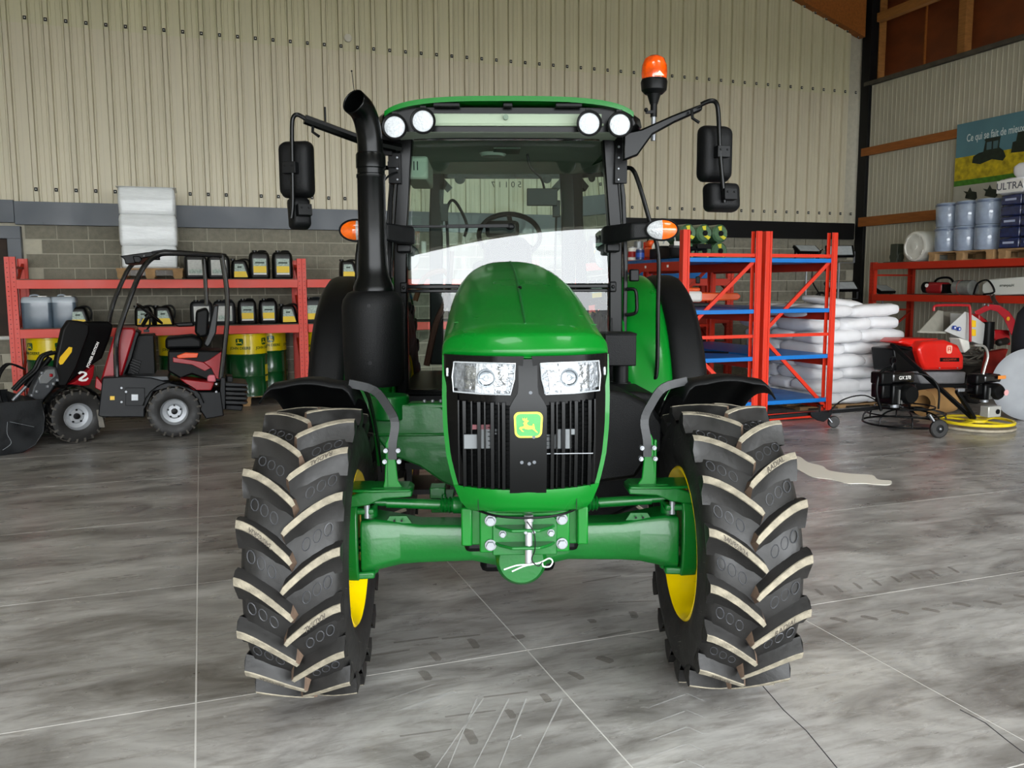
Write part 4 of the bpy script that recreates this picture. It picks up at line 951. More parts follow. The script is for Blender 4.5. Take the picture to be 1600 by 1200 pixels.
# red console and foot well
cs = MB(); side(cs, [(156, 598), (181, 512), (209, 512), (212, 518), (190, 590), (182, 600)], 10.45, .55); LB(cs, 'console', RED, bevel=.02, seg=2)
m = MB(); side(m, [(168, 600), (180, 600), (178, 608), (158, 606)], 10.42, .5); side(m, [(150, 588), (164, 604), (160, 612), (148, 606)], 10.3, .1); LB(m, 'red_bumper', RED, bevel=.01)
m = MB(); side(m, [(207, 514), (218, 520), (214, 530), (206, 560), (192, 592), (188, 588)], 10.50, .42); LB(m, 'console_edge', BP, bevel=.01)
m = MB(); side(m, [(196, 592), (214, 524), (240, 523), (243, 590)], 10.62, .4); LB(m, 'foot_well', mat('black_vinyl', '08090a', .5, spec=.18), bevel=.01)
for k in range(7):
    m = MB(); side(m, [(200+1.2*k, 558+4.6*k), (220-1*k, 565+4.2*k), (220-1*k, 567+4.2*k), (200+1.2*k, 560.5+4.6*k)], 10.58, .1); LB(m, 'vent_fin', BP, smooth=0)
m = MB(); side(m, [(190, 588), (262, 588), (264, 594), (230, 596), (190, 594)], 10.30, .8); LB(m, 'floor_plate', mat('worn_plate', '4c4f52', .5, metal=.4, var=.2), bevel=.006)
# seat
m = MB(); side(m, [(258, 528), (300, 524), (316, 530), (316, 545), (258, 546)], 10.62, .42); LB(m, 'seat', mat('black_vinyl', '08090a', .5, spec=.18), bevel=.035, seg=3)
m = MB(); side(m, [(306, 486), (322, 481), (327, 487), (325, 525), (312, 528), (304, 520)], 10.60, .44); LB(m, 'backrest', mat('black_vinyl', '08090a', .5, spec=.18), bevel=.03, seg=3)
m = MB(); side(m, [(334, 478), (342, 476), (338, 520), (328, 540), (324, 543), (318, 538), (325, 520)], 10.62, .40); LB(m, 'backrest_shell', mat('shell_grey', '17191b', .45), bevel=.015)
for y in (10.55, 11.02):
    m = MB(); side(m, [(271, 505), (302, 503), (303, 510), (278, 511)], y, .07); LB(m, 'arm_rest', BP, bevel=.015)
# steering wheel
c = at(234, 490, 10.85); R3 = Matrix.Rotation(R_(42), 3, 'Y') 
sw2 = MB().tube([c+R3 @ V(.17*math.cos(2*PI*k/28), .17*math.sin(2*PI*k/28), 0) for k in range(28)], .013, 8, closed=True)
for k in range(3): a = 2*PI*k/3; sw2.bar(c, c+R3 @ V(.165*math.cos(a), .165*math.sin(a), 0), .03, .01)
sw2.cyl(c, c+R3 @ V(0, 0, -.06), .03, n=12); LB(sw2, 'steering_wheel', BP)
m = MB().tube([c, at(222, 510, 10.85)], .022, 8).tube(smoothpts([at(234, 497, 10.6), at(234, 508, 10.6), at(229, 516, 10.6)]), .012, 6).ball(at(234, 494, 10.6), .022).box(at(229, 517, 10.6), (.06, .05, .03)); LB(m, 'steering_column', BP)
m = MB().tube([at(218, 505, 10.7), at(222, 496, 10.7)], .012, 8); LB(m, 'lever', STEEL)
# canopy
TB = mat('gloss_black_tube', '0c0d0f', .18, coat=.6)
def cant(pts, Y, r=.026):
    m = MB().tube(smoothpts([at(a, b, Y) for a, b in pts], 5), r, 10); LB(m, 'canopy_post', TB)
cant([(184, 634), (182, 580), (182, 535), (192, 498), (211, 445), (227, 414), (246, 399), (270, 396), (347, 399)], 10.32, .029)
cant([(170, 505), (177, 474), (195, 431), (207, 413), (222, 404), (250, 403)], 11.15)
cant([(345, 591), (351, 540), (355, 498), (354, 450), (346, 399)], 10.35, .029)
cant([(323, 477), (321, 440), (318, 404)], 11.1)
m = MB(); P = [at(237, 396, 10.35), at(258, 393, 10.35), at(347, 399, 10.35)]; Q = [V(p.x+.04, 11.15, p.z) for p in P]
m.add([P[0], P[1], P[2], Q[2], Q[1], Q[0]]+[v+V(0, 0, .025) for v in [P[0], P[1], P[2], Q[2], Q[1], Q[0]]], [(0, 1, 4, 5), (1, 2, 3, 4), (11, 10, 7, 6), (10, 9, 8, 7), (0, 6, 7, 1), (1, 7, 8, 2), (2, 8, 9, 3), (3, 9, 10, 4), (4, 10, 11, 5), (5, 11, 6, 0)])
LB(m, 'canopy_roof', BP, bevel=.008)
m = MB(); side(m, [(187, 400), (238, 393), (250, 393), (246, 399), (222, 404), (216, 411), (196, 413), (194, 405)], 10.36, .76); LB(m, 'canopy_visor', BP, bevel=.01)
m = MB(); side(m, [(207, 400), (218, 400), (222, 406), (218, 411), (210, 410)], 10.28, .1); p = at(225, 400, 10.27); m.ball(p, .012, 1); LB(m, 'canopy_lamp', [BP, STEEL], bevel=.01)
# front half: red side guard, arms, tool carrier
def sidef(m, pts, s, t, mi=0):
    "outline read in the picture, laid on the front half's own turned plane"
    n = V(math.sin(PH), -math.cos(PH), 0)*-1.0
    o = fr(0, s, 0); P = []
    for a, b in pts:
        d = at(a, b, 1.0)-V(0, 0, CAM_H); k = (o-V(0, 0, CAM_H)).dot(n)/d.dot(n); P.append(V(0, 0, CAM_H)+d*k)
    N = len(P); Q = [p+n*t for p in P]
    return m.add(P+Q, [tuple(range(N-1, -1, -1)), tuple(range(N, 2*N))]+[(j, (j+1) % N, N+(j+1) % N, N+j) for j in range(N)], mi)
m = MB(); sidef(m, [(102, 603), (118, 596), (148, 570), (146, 588), (140, 602), (120, 604)], .18, .5); LB(m, 'front_guard', RED, bevel=.008)
lg_ = [(-.42,.30),(-.25,.46),(.02,.46),(.28,.34),(.34,.16),(.22,.02),(-.12,-.26),(-.02,-.30),(.20,-.24),(.40,-.10),(.44,-.22),(.24,-.44),(-.10,-.48),(-.36,-.40),(-.40,-.28),(-.26,-.12),(.06,.12),(.12,.24),(-.02,.32),(-.20,.26),(-.30,.18)]
m = MB(); sidef(m, [(130+x*19*1.0, 588-y*17) for x, y in lg_], .172, .006); LB(m, 'guard_logo', mat('decal_white', 'f2f2ef', .5), smooth=0)
for s0 in (.16, .62):
    m = MB(); sidef(m, [(84, 590), (88, 560), (98, 515), (108, 500), (122, 501), (133, 503), (140, 508), (140, 520), (120, 575), (104, 604), (92, 604)], s0, .10); LB(m, 'lift_arm', mat('matt_black_arm', '060607', .5, spec=.3, var=.1), bevel=.02, seg=2)
    m = MB(); sidef(m, [(116, 508), (134, 502), (170, 502), (178, 508), (172, 530), (160, 560), (142, 572), (118, 590), (106, 600), (112, 570)], s0+.10, .05); LB(m, 'arm_cover', BK, bevel=.02, seg=2)
m = MB(); sidef(m, [(92, 566), (94, 558), (108, 542), (113, 543), (112, 550), (98, 569), (94, 570)], .152, .008); LB(m, 'arm_sticker', mat('sticker_yellow', 'f0c020', .4), smooth=0)
for bx_, t_, s_, col in ((0, 'POWER EDITION', .05, 'f2f2ef'),):
    vs, fs = textgeo(t_, .040, 0, .0015); a0 = fr(-.30, .245, .93); dr = V(.38, .12, .92).normalized(); u_ = V(math.cos(PH), math.sin(PH), 0)
    dd = (u_*.42+V(0, 0, .9)).normalized(); nn = V(math.sin(PH), -math.cos(PH), 0); up_ = nn.cross(dd)
    MB().add([a0-LO+dd*v.x+(up_)*v.y+nn*.012 for v in vs], fs).build('arm_lettering', mat('decal_white', 'f2f2ef', .5), loader, smooth=0, fix=False)
m = MB()
for s in (.2, .3): m.tube(smoothpts([fr(.10, s, .98), fr(.22, s, .94), fr(.30, s, .80), fr(.42, s, .70), fr(.52, s, .60)], 5), .02, 8)
LB(m, 'hydraulic_hose', BP, kind='stuff')
m = MB().cyl(fr(.12, .32, .92), fr(.38, .32, .62), .03, n=14).cyl(fr(.38, .32, .62), fr(.52, .32, .48), .018, n=12, mi=1); LB(m, 'tilt_ram', [BP, STEEL])
m = MB(); sidef(m, [(52, 605), (64, 582), (78, 572), (88, 574), (94, 590), (80, 612), (62, 632), (48, 620)], .10, .14); LB(m, 'tool_carrier', mat('graphite_cast', '3f4144', .45, metal=.3), bevel=.015)
m = MB(); sidef(m, [(60, 590), (72, 578), (86, 576), (88, 588), (74, 600), (62, 600)], .08, .04); p = fr(.52, .05, .60); LB(m, 'carrier_plate', mat('grey_cast', '7d7f80', .4, metal=.4), bevel=.01)
m = MB()
for a, b in ((66, 583), (81, 586), (58, 612), (50, 618), (75, 604), (84, 600), (90, 594)):
    n_ = MB(); sidef(m, [(a-2.2, b-2.2), (a+2.2, b-2.2), (a+2.2, b+2.2), (a-2.2, b+2.2)], .07, .05)
LB(m, 'coupler_pins', STEEL, kind='stuff', bevel=.006)
m = MB(); sidef(m, [(78, 584), (83, 584), (83, 589), (78, 589)], .06, .04); LB(m, 'red_cap', RED, bevel=.01)
m = MB()
for s, r in ((.45, .012), (.5, .010), (.4, .012)): m.tube(smoothpts([fr(.35, s, .80), fr(.50, s+.05, .86), fr(.62, s, .70), fr(.60, s, .45), fr(.5, s, .40)], 5), r, 6)
LB(m, 'coupler_hose', BP, kind='stuff')
# frame under the arms
m = MB().bar(fr(-.35, .1, .35), fr(.35, .1, .35), .1, .2).bar(fr(-.35, .62, .35), fr(.35, .62, .35), .1, .2).bar(fr(0, -.02, .30), fr(0, .8, .30), .1, .1).bar(fr(-.3, .36, .35), fr(-.6, .3, .35), .3, .2); LB(m, 'front_frame', DGR, bevel=.01)
m = MB(); 
pts = [fr(.30*math.cos(a), -.07, .292+.335*math.sin(a)) for a in [R_(10+16*k) for k in range(11)]]
for a, b in zip(pts, pts[1:]):
    m.add([a, b, b+V(-math.sin(PH)*.2, math.cos(PH)*.2, 0), a+V(-math.sin(PH)*.2, math.cos(PH)*.2, 0)], [(0, 1, 2, 3)])
o_ = LB(m, 'front_mudguard', BP); q = o_.modifiers.new('solid', 'SOLIDIFY'); q.thickness = .008
m = MB(); pts = [V(-.335+.33*math.cos(a), 10.22, .292+.335*math.sin(a)) for a in [R_(15+15*k) for k in range(11)]]
for a, b in zip(pts, pts[1:]): m.add([a, b, b+V(0, .24, 0), a+V(0, .24, 0)], [(0, 1, 2, 3)])
o_ = LB(m, 'rear_mudguard', BP); q = o_.modifiers.new('solid', 'SOLIDIFY'); q.thickness = .008
m = MB(); side(m, [(150, 640), (155, 668), (164, 668), (158, 640)], 10.3, .1); LB(m, 'mud_flap', mat('dusty_rubber', '6a665e', .8, var=.2), bevel=.005)
# bucket: curved shell between two side plates, mouth forward
BM = mat('bucket_steel', '0c0f12', .4, spec=.4, var=.3, scale=7, rvar=.15, bump=.1)
prof = [(.42, .52), (.40, .35), (.42, .20), (.50, .08), (.62, .02), (1.12, .012)]
sh = MB(); rings = []
for l, z in prof: rings.append([fr(l, -.30, z), fr(l, .95, z)])
sh.rings(rings, caps=False, loop=False); o_ = LB(sh, 'bucket_shell', BM, smooth=60); q = o_.modifiers.new('solid', 'SOLIDIFY'); q.thickness = .012
for s in (-.30, .95):
    P = [(.40, .54), (.40, .35), (.42, .20), (.50, .08), (.62, .01), (1.12, .005), (1.14, .06), (.95, .30), (.80, .54)]
    m = MB(); A = [fr(l, s, z) for l, z in P]; B = [fr(l, s+.014, z) for l, z in P]; N = len(A)
    m.add(A+B, [tuple(range(N-1, -1, -1)), tuple(range(N, 2*N))]+[(j, (j+1) % N, N+(j+1) % N, N+j) for j in range(N)]); LB(m, 'bucket_side', BM, bevel=.003)
m = MB().tube(smoothpts([fr(.74, -.304, .34), fr(.75, -.304, .22), fr(.72, -.304, .12), fr(.80, -.304, .06)], 4), .0022, 4).tube([fr(.50, -.304, .26), fr(.72, -.304, .34)], .0015, 4); LB(m, 'scratches', mat('scratch_grey', '8f9499', .5), kind='stuff')
# ================================================================ racks
RK1 = mat('rack_coral_red', 'dc4433', .45, var=.05, scale=3, rvar=.08)
RK2 = mat('rack_orange_red', 'dc3318', .42, var=.05, scale=3, rvar=.08)
RK3 = mat('rack_dark_red', 'b52a12', .45, var=.06, scale=3)
BLUE = mat('blue_shelf_paint', '1173c4', .35, var=.06, scale=4)
HOLE = mat('slot_shadow_black', '140605', .9)
BOARD = mat('shelf_board', '5b5348', .8, var=.15)
def upright(root, o, u, w, z, mt, face):
    "perforated post at o; u = direction across its face, face = outward direction"
    o = V(o); u = V(u); f = V(face); up = V(0, 0, 1)
    m = MB()
    for s in (-1, 1):
        c = o+u*s*w*.27; b = c-f*.03
        m.bar(c+f*.0, c+f*.0+up*z, w*.42, .012, up=f) if abs(u.x) > .5 else m.bar(c, c+up*z, w*.42, .012, up=f)
        m.bar(o+u*s*w*.48-f*.03, o+u*s*w*.48-f*.03+up*z, .006, .06, up=f)
    m.bar(o-f*.016, o-f*.016+up*z, w*.3, .01, up=f)
    m.bar(o+up*.003, o+up*.012, w*1.3, .11, up=f)
    pst = m.build('upright', mt, root, smooth=0)
    h = MB()
    k = .08
    while k < z-.03:
        for s in (-1, 1):
            c = o+u*s*w*.27+f*.0065+up*(k+(.0 if s > 0 else .0))
            a = frame(f)
            h.add([c+(u*math.cos(2*PI*q/6)+up*math.sin(2*PI*q/6))*.006 for q in range(6)], [(0, 1, 2, 3, 4, 5)])
        k += .06
    h.build('slots', HOLE, pst, smooth=0, kind='stuff', fix=False)
def rel(o, root): return o
# --- back rack along the block wall
rack_a = thing('pallet_rack', 'long coral red pallet rack of jugs and drums along the grey block wall', 'rack', (3, 12.95, 0))
def rb(m, name, mt, root, **k):
    l = root.location; m.map(lambda v: v-l); return m.build(name, mt, root, **k)
AX = [-2.27, 1.36, 4.93, 8.5]
for x in AX:
    for y, f in ((12.5, -1), (13.38, 1)):
        o = V(x, y, 0)-rack_a.location; upright(rack_a, o, (1, 0, 0), .125, 2.08, RK1, (0, f, 0))
    for za, zb in ((.25, .9), (.9, 1.55), (1.55, 2.0)):
        m = MB().bar((x, 12.53, za), (x, 13.35, zb), .03, .03); rb(m, 'diagonal_brace', RK3, rack_a, smooth=0)
    m = MB().bar((x, 12.53, 1.95), (x, 13.35, 1.95), .03, .03); rb(m, 'cross_brace', RK3, rack_a, smooth=0)
for a, b in zip(AX, AX[1:]):
    for z in ((1.73, 1.095) if a < 4 else (1.73, 1.095, .66)):
        for y in (12.47, 13.38):
            m = MB().box(((a+b)/2, y, z), (b-a-.13, .045, .115)); rb(m, 'beam', RK1, rack_a, smooth=0, bevel=.004)
        m = MB()
        n = 9
        m.box(((a+b)/2, 12.93, z+.062), (b-a-.13, .86, .012)); rb(m, 'shelf_board', BOARD, rack_a, smooth=0)
# --- two racks standing end-on, blue plank shelves
def end_rack(x0, x1, label, name='shelf_rack'):
    r = thing(name, label, 'rack', ((x0+x1)/2, 8.8, 0)); l = r.location
    Y0, Y1 = 8.8, 11.5
    for y in (Y0, Y1):
        for x, f in ((x0+.05, 1), (x1-.05, -1)):
            m = MB().box((x, y, 1.165), (.085, .014, 2.33)).box((x-.042*f, y+.04, 1.165), (.012, .085, 2.33)).box((x+.02*f, y-.012, 1.165), (.02, .014, 2.33)).box((x+.03*f, y+.075, 1.165), (.05, .012, 2.33)).box((x, y+.03, .004), (.13, .12, .008))
            rb(m, 'upright', RK2, r, smooth=0, bevel=.002)
        for z in (2.04, 1.06, .06):
            m = MB().bar((x0+.05, y+.02, z), (x1-.05, y+.02, z), .02, .04); rb(m, 'cross_brace', RK2, r, smooth=0)
        for a, b in (((x1-.07, 1.99), (x0+.08, 1.15)), ((x0+.08, .98), (x1-.07, .12))):
            m = MB().bar((a[0], y+.035, a[1]), (b[0], y+.035, b[1]), .022, .045); rb(m, 'diagonal_brace', RK2, r, smooth=0)
    for z in (1.96, 1.34, .76, .20):
        for x in (x0+.03, x1-.03):
            m = MB().box((x, (Y0+Y1)/2, z-.05), (.05, Y1-Y0, .11)); rb(m, 'beam', RK3, r, smooth=0, bevel=.004)
        n = 13; pw = (Y1-Y0)/n
        for k in range(n):
            m = MB().box(((x0+x1)/2, Y0+pw*(k+.5), z+.022), (x1-x0-.11, pw-.006, .05)); rb(m, 'shelf_plank', BLUE, r, smooth=0, bevel=.003)
    for k in range(3):
        m = MB().box((x0+.002, Y0+.35+.55*k, 1.915), (.004, .035, .03)); rb(m, 'price_tag', mat('white_label', 'e8e6e0', .6), r, smooth=0)
    return r
rack_b = end_rack(5.32, 6.42, 'orange-red end-on rack with blue plank shelves, next to the tractor mudguard')
rack_c = end_rack(6.47, 7.55, 'orange-red end-on rack with blue plank shelves, beside the white sacks')
# --- rack along the right wall
rack_d = thing('side_rack', 'dark red pallet rack along the right wall carrying the wrapped loads', 'rack', (11.35, 8.5, 0))
for y in (11.85, 8.4, 5.0):
    for x, f in ((10.92, -1), (11.82, 1)):
        o = V(x, y, 0)-rack_d.location; upright(rack_d, o, (0, 1, 0), .11, 2.06, RK3, (f, 0, 0))
    for z in (1.84, 1.24, .5):
        m = MB().bar((10.95, y, z), (11.8, y, z), .03, .03); rb(m, 'cross_brace', RK3, rack_d, smooth=0)
    m = MB().bar((10.95, y, .6), (11.8, y, 1.2), .03, .03); rb(m, 'diagonal_brace', RK3, rack_d, smooth=0)
for a, b in ((8.4, 11.85), (5.0, 8.4)):
    for z in (1.99, 1.46):
        for x in (10.90, 11.82):
            m = MB().box((x, (a+b)/2, z), (.045, b-a-.1, .11)); rb(m, 'beam', RK3, rack_d, smooth=0, bevel=.004)
        m = MB().box((11.36, (a+b)/2, z+.045), (.88, b-a-.1, .012)); rb(m, 'shelf_board', BOARD, rack_d, smooth=0)
# ================================================================ pallets
PW = mat('pallet_wood', 'a5835a', .8, var=.25, scale=8, bump=.3)
def make_pallet(loc, rz, label, L=1.2, Wd=.8, group=None):
    r = thing('pallet', label, 'pallet', loc, rz, group)
    for k in range(5): MB().box((0, -Wd/2+.05+(Wd-.1)*k/4, .132), (L, .095, .02)).build('top_board', PW, r, smooth=0)
    for x in (-L/2+.07, 0, L/2-.07):
        MB().box((x, 0, .112), (.13, Wd, .02)).build('stringer', PW, r, smooth=0)
        for y in (-Wd/2+.06, 0, Wd/2-.06): MB().box((x, y, .062), (.12, .10, .08)).build('pallet_block', PW, r, smooth=0)
        MB().box((x, 0, .011), (.10, Wd, .022)).build('bottom_board', PW, r, smooth=0)
    return r
make_pallet((.55, 12.98, 0), 0, 'wooden pallet under the pair of drums right of the small loader')
make_pallet((1.95, 12.98, 0), 0, 'wooden pallet under the drum between red post and tractor')
make_pallet((-1.75, 12.98, 0), 0, 'wooden pallet under the leftmost drum', 1.0)
make_pallet((-.28, 12.98, 0), 0, 'wooden pallet under the drum hidden behind the loader seat', .7)
make_pallet((-.63, 12.98, 1.80), 0, 'small pallet on the top shelf under the white film-wrapped load', .84, .7)
make_pallet((11.36, 10.05, 2.045), R_(90), 'wooden pallet under the silver-blue wrapped buckets on the wall rack', 1.2, .9)
make_pallet((11.36, 8.78, 2.045), R_(90), 'wooden pallet under the dark blue wrapped load at the right edge', 1.2, .9)
# ================================================================ oil drums
DG = mat('drum_green', '0a4d22', .25, coat=.5, var=.05, scale=4)
DY = mat('drum_yellow', 'e6cc00', .28, coat=.4, var=.05, scale=4)
def wrapz(vs, c, r, th0, z0):
    return [V(c[0]+(r+v.z)*math.sin(th0+v.x/r), c[1]-(r+v.z)*math.cos(th0+v.x/r), z0+v.y) for v in vs]
def make_drum():
    r = thing('oil_drum', 'green and yellow oil drum', 'drum'); R0 = .288
    MB().lathe([(.02, .015), (R0-.01, .012), (R0+.006, .0), (R0+.006, .018), (R0, .03), (R0, .27), (R0+.008, .285), (R0, .30), (R0, .57), (R0+.008, .585), (R0, .60), (R0, .605), (.02, .60)], n=44).build('drum_body', DG, r, smooth=30)
    MB().lathe([(R0+.0002, .60), (R0, .86), (R0+.006, .87), (R0+.006, .885), (R0-.012, .885), (R0-.014, .87), (.01, .87), (.01, .60)], n=44).build('drum_top', DY, r, smooth=30)
    MB().cyl((.1, .12, .87), (.1, .12, .884), .04, n=16).cyl((-.12, -.14, .87), (-.12, -.14, .88), .02, n=12).build('bung', STEEL, r)
    for th in (-.35, .95, 2.6, -1.7):
        a = MB(); pl = rrect(.105, .095, .02, 4, taper=.1)
        # rounded shield built as a curved patch
        n = 9; vs = []; fs = []
        for i in range(n):
            for j in range(n):
                x = (-.5+i/(n-1)); y = (-.5+j/(n-1)); k = 1/((abs(x*2)**6+abs(y*2)**6)**(1/6)+1e-6)*max(abs(x*2), abs(y*2)) if (x or y) else 1
                vs.append(V(x*k*.105*(1+.1*y), y*k*.095, .002)); 
        for i in range(n-1):
            for j in range(n-1): fs.append((i*n+j, (i+1)*n+j, (i+1)*n+j+1, i*n+j+1))
        MB().add(wrapz(vs, (0, 0), R0, th, .775), fs).build('shield_emblem', DG, r, smooth=0, fix=False)
        vs = [V(x*.085, y*.085, .005) for x, y in DEER]
        MB().add(wrapz(vs, (0, 0), R0, th, .775), [tuple(range(len(vs)))]).build('stag_emblem', DY, r, smooth=0, fix=False)
        vs, fs = textgeo('JOHN DEERE', .052, 0, .0015)
        MB().add(wrapz([V(v.x, v.y, .002) for v in vs], (0, 0), R0, th, .685), fs).build('drum_lettering', mat('lettering_dark_green', '0c3a1c', .5), r, smooth=0, fix=False)
    for th in (.15,): MB().add(wrapz([V(x, y, .003) for x, y in ((-.045, -.12), (.045, -.12), (.045, .12), (-.045, .12))], (0, 0), R0, 1.15, .32), [(0, 1, 2, 3)]).build('drum_label', mat('label_yellow', 'e8d22a', .5), r, smooth=0, fix=False)
    return r
d0 = make_drum(); d0.location = (.58, 12.80, .143); d0['label'] = 'front green and yellow drum between the loader and the red post'
dup(d0, (.90, 13.34, .143), .5, 'drum standing behind another, left of the red post')
dup(d0, (1.70, 12.86, .143), .38, 'green and yellow drum right of the red post, beside the tractor')
dup(d0, (-1.92, 12.86, .143), .85, 'leftmost green and yellow drum, behind the loader bucket arms')
dup(d0, (-.30, 12.90, .143), 1.3, 'green and yellow drum partly hidden behind the loader seat')
# ================================================================ jugs
JB = mat('jug_black', '060707', .35, spec=.4, var=.08); JG = mat('jug_charcoal', '15171a', .4, spec=.4, var=.08)
LSIL = mat('label_silver', 'b9bbb6', .45, var=.12, scale=30); LYEL = mat('label_yellow_strong', 'e9c60c', .45); LPAL = mat('label_pale_print', '9fb0a6', .5, var=.35, scale=45); LWH = mat('white_label', 'e8e6e0', .6)
def make_jug(w, d, h, kind, body=JB):
    r = thing('jug', 'jug', 'jug')
    rings = []
    for z, kx, ky in ((0, .93, .93), (.02, 1, 1), (h*.30, 1, 1), (h*.72, 1, 1), (h*.86, .96, .97), (h*.94, .86, .9), (h*.965, .78, .82)):
        sh = 0
        if kind == 'small': kx *= 1-.34*max(0, (z/h-.35))**1.0*1.0; sh = -w*.12*max(0, (z/h-.35))
        rings.append([V(x*kx+sh, y*ky, z) for x, y in rrect(w, d, min(w, d)*.22, 3)])
    MB().rings(rings).build('body', body, r, smooth=50)
    cx = -w*.22 if kind != 'small' else -w*.40
    MB().cyl((cx, -d*.2, h*.93), (cx, -d*.2, h*.99), .028, n=16).cyl((cx, -d*.2, h*.975), (cx, -d*.2, h*1.03), .034, n=14).build('cap', JB, r)
    if kind == 'small':
        MB().tube(smoothpts([V(-w*.1, 0, h*.93), V(w*.15, 0, h*1.0), V(w*.42, 0, h*.97), V(w*.56, 0, h*.70), V(w*.50, 0, h*.35)], 4), .014, 8).build('handle', body, r)
    else:
        MB().tube(smoothpts([V(-w*.05, 0, h*.93), V(w*.02, 0, h*1.0), V(w*.3, 0, h*1.0), V(w*.36, 0, h*.93)], 4), .016, 8).build('handle', body, r)
    y = -d/2-.001
    if kind == 'big':
        MB().box((0, y, h*.46), (w*.66, .003, h*.62)).build('label_panel', LSIL, r, smooth=0)
        MB().box((0, y-.002, h*.30), (w*.56, .002, h*.16)).build('label_print', LPAL, r, smooth=0)
    if kind == 'bigy':
        MB().box((0, y, h*.43), (w*.62, .003, h*.56)).build('label_panel', LPAL, r, smooth=0)
        MB().box((0, y-.002, h*.27), (w*.62, .002, h*.24)).build('label_print', LYEL, r, smooth=0)
    if kind == 'mid':
        MB().box((0, y, h*.44), (w*.62, .003, h*.58)).build('label_panel', LPAL, r, smooth=0)
        MB().box((0, y-.0025, h*.34), (w*.62, .002, h*.24)).box((0, y-.0025, h*.175), (w*.62, .002, h*.05), 1).build('label_print', [LYEL, LWH], r, smooth=0)
        MB().box((0, y-.003, h*.58), (w*.44, .002, h*.05)).build('label_title', mat('label_ink', '1f3326', .6), r, smooth=0)
    if kind == 'small':
        MB().prism([(-w*.36, h*.08), (w*.38, h*.08), (w*.14, h*.76), (-w*.30, h*.76)], (0, y, 0), (1, 0, 0), (0, 0, 1), .002).build('label_panel', LPAL, r, smooth=0)
        MB().prism([(-w*.36, h*.08), (w*.38, h*.08), (w*.28, h*.38), (-w*.34, h*.38)], (0, y-.002, 0), (1, 0, 0), (0, 0, 1), .002).build('label_print', LYEL, r, smooth=0)
        MB().box((-w*.06, y-.004, h*.60), (w*.22, .002, h*.07)).build('label_title', mat('label_ink', '1f3326', .6), r, smooth=0)
    return r
protos = {}
def put_jug(kind, px, w, h, z, label, Y=12.68, body=JB, tilt=0, group='jugs on the coral red rack'):
    key = (kind, body.name)
    x = at(px, 470, Y-.11).x
    if key not in protos:
        o = make_jug(w, .22, h, kind, body); protos[key] = o
    else: o = dup(protos[key])
    o.location = (x, Y, z); o.rotation_euler = (0, 0, tilt); o['label'] = label; o['group'] = group
    return o
ZT, ZL = 1.798, 1.163
put_jug('big', 308, .30, .335, ZT, 'black jug with plain silver label on the top shelf, nearest the white wrapped load')
put_jug('big', 344, .30, .335, ZT, 'black jug with plain silver label on the top shelf, behind the canopy rear post')
put_jug('small', 378, .25, .27, ZT, 'small slanted black jug with yellow label on the top shelf, between bigger jugs')
put_jug('mid', 408, .28, .385, ZT, 'tall black jug with yellow band on the top shelf, left of its twin')
put_jug('mid', 444, .28, .385, ZT, 'tall black jug with yellow band on the top shelf, next to the red post')
put_jug('small', 547, .25, .27, ZT, 'small jug with yellow label on the top shelf, beside the exhaust stack')
put_jug('big', 314, .30, .335, ZL, 'charcoal jug with silver label on the lower shelf, directly behind the loader backrest', body=JG)
put_jug('big', 350, .30, .335, ZL, 'charcoal jug with silver label on the lower shelf, right of the loader rear post', body=JG)
put_jug('mid', 386, .28, .385, ZL, 'yellow-banded black jug on the lower shelf, left one of two alike').scale = (.9, 1, .9)
put_jug('mid', 419, .28, .385, ZL, 'yellow-banded black jug on the lower shelf, right one of two alike').scale = (.9, 1, .9)
put_jug('small', 451, .25, .27, ZL, 'small slanted jug on the lower shelf, left against the red post')
put_jug('bigy', 490, .29, .36, ZL, 'charcoal jug with white and yellow label, right of the red post', body=JG)
put_jug('small', 519, .25, .27, ZL, 'small slanted jug on the lower shelf, half hidden by the tractor')
put_jug('small', 122, .25, .27, ZL, 'small slanted jug next to the two translucent blue-grey jerrycans')
put_jug('small', 224, .25, .27, ZL, 'small slanted jug seen through the loader steering wheel')
put_jug('small', 255, .25, .27, ZL, 'small slanted jug just right of the loader steering wheel')
TJ = mat('translucent_blue_grey', '4a5a68', .25, var=.15, scale=6, coat=.3); TJ2 = mat('translucent_pale', 'a9b4bd', .3)
def make_jerry():
    r = thing('jerrycan', 'x', 'jerrycan')
    MB().rings([[V(x*k, y*k, z) for x, y in rrect(.36, .30, .05, 4)] for z, k in ((0, .94), (.02, .98), (.18, 1.0), (.33, 1.0))]).build('body', TJ, r, smooth=50)
    MB().rings([[V(x*k, y*k, z) for x, y in rrect(.36, .30, .05, 4)] for z, k in ((.33, 1.0), (.36, 1.0), (.395, .93), (.405, .85))]).build('shoulder', TJ2, r, smooth=50)
    MB().box((.07, -.08, .41), (.10, .05, .012)).build('lid_tag', LWH, r, smooth=0)
    MB().tube(smoothpts([V(-.09, 0, .40), V(-.07, 0, .425), V(.0, 0, .425), V(.03, 0, .40)], 4), .012, 8).build('handle', TJ2, r)
    return r
j = make_jerry(); j.location = (at(56, 480, 12.5).x, 12.66, ZL); j['label'] = 'blue-grey translucent jerrycan at the left end of the lower shelf'
dup(j, (at(97, 480, 12.5).x, 12.72, ZL), 0, 'blue-grey translucent jerrycan between its twin and a small yellow-label jug').scale = (.84, 1, 1)
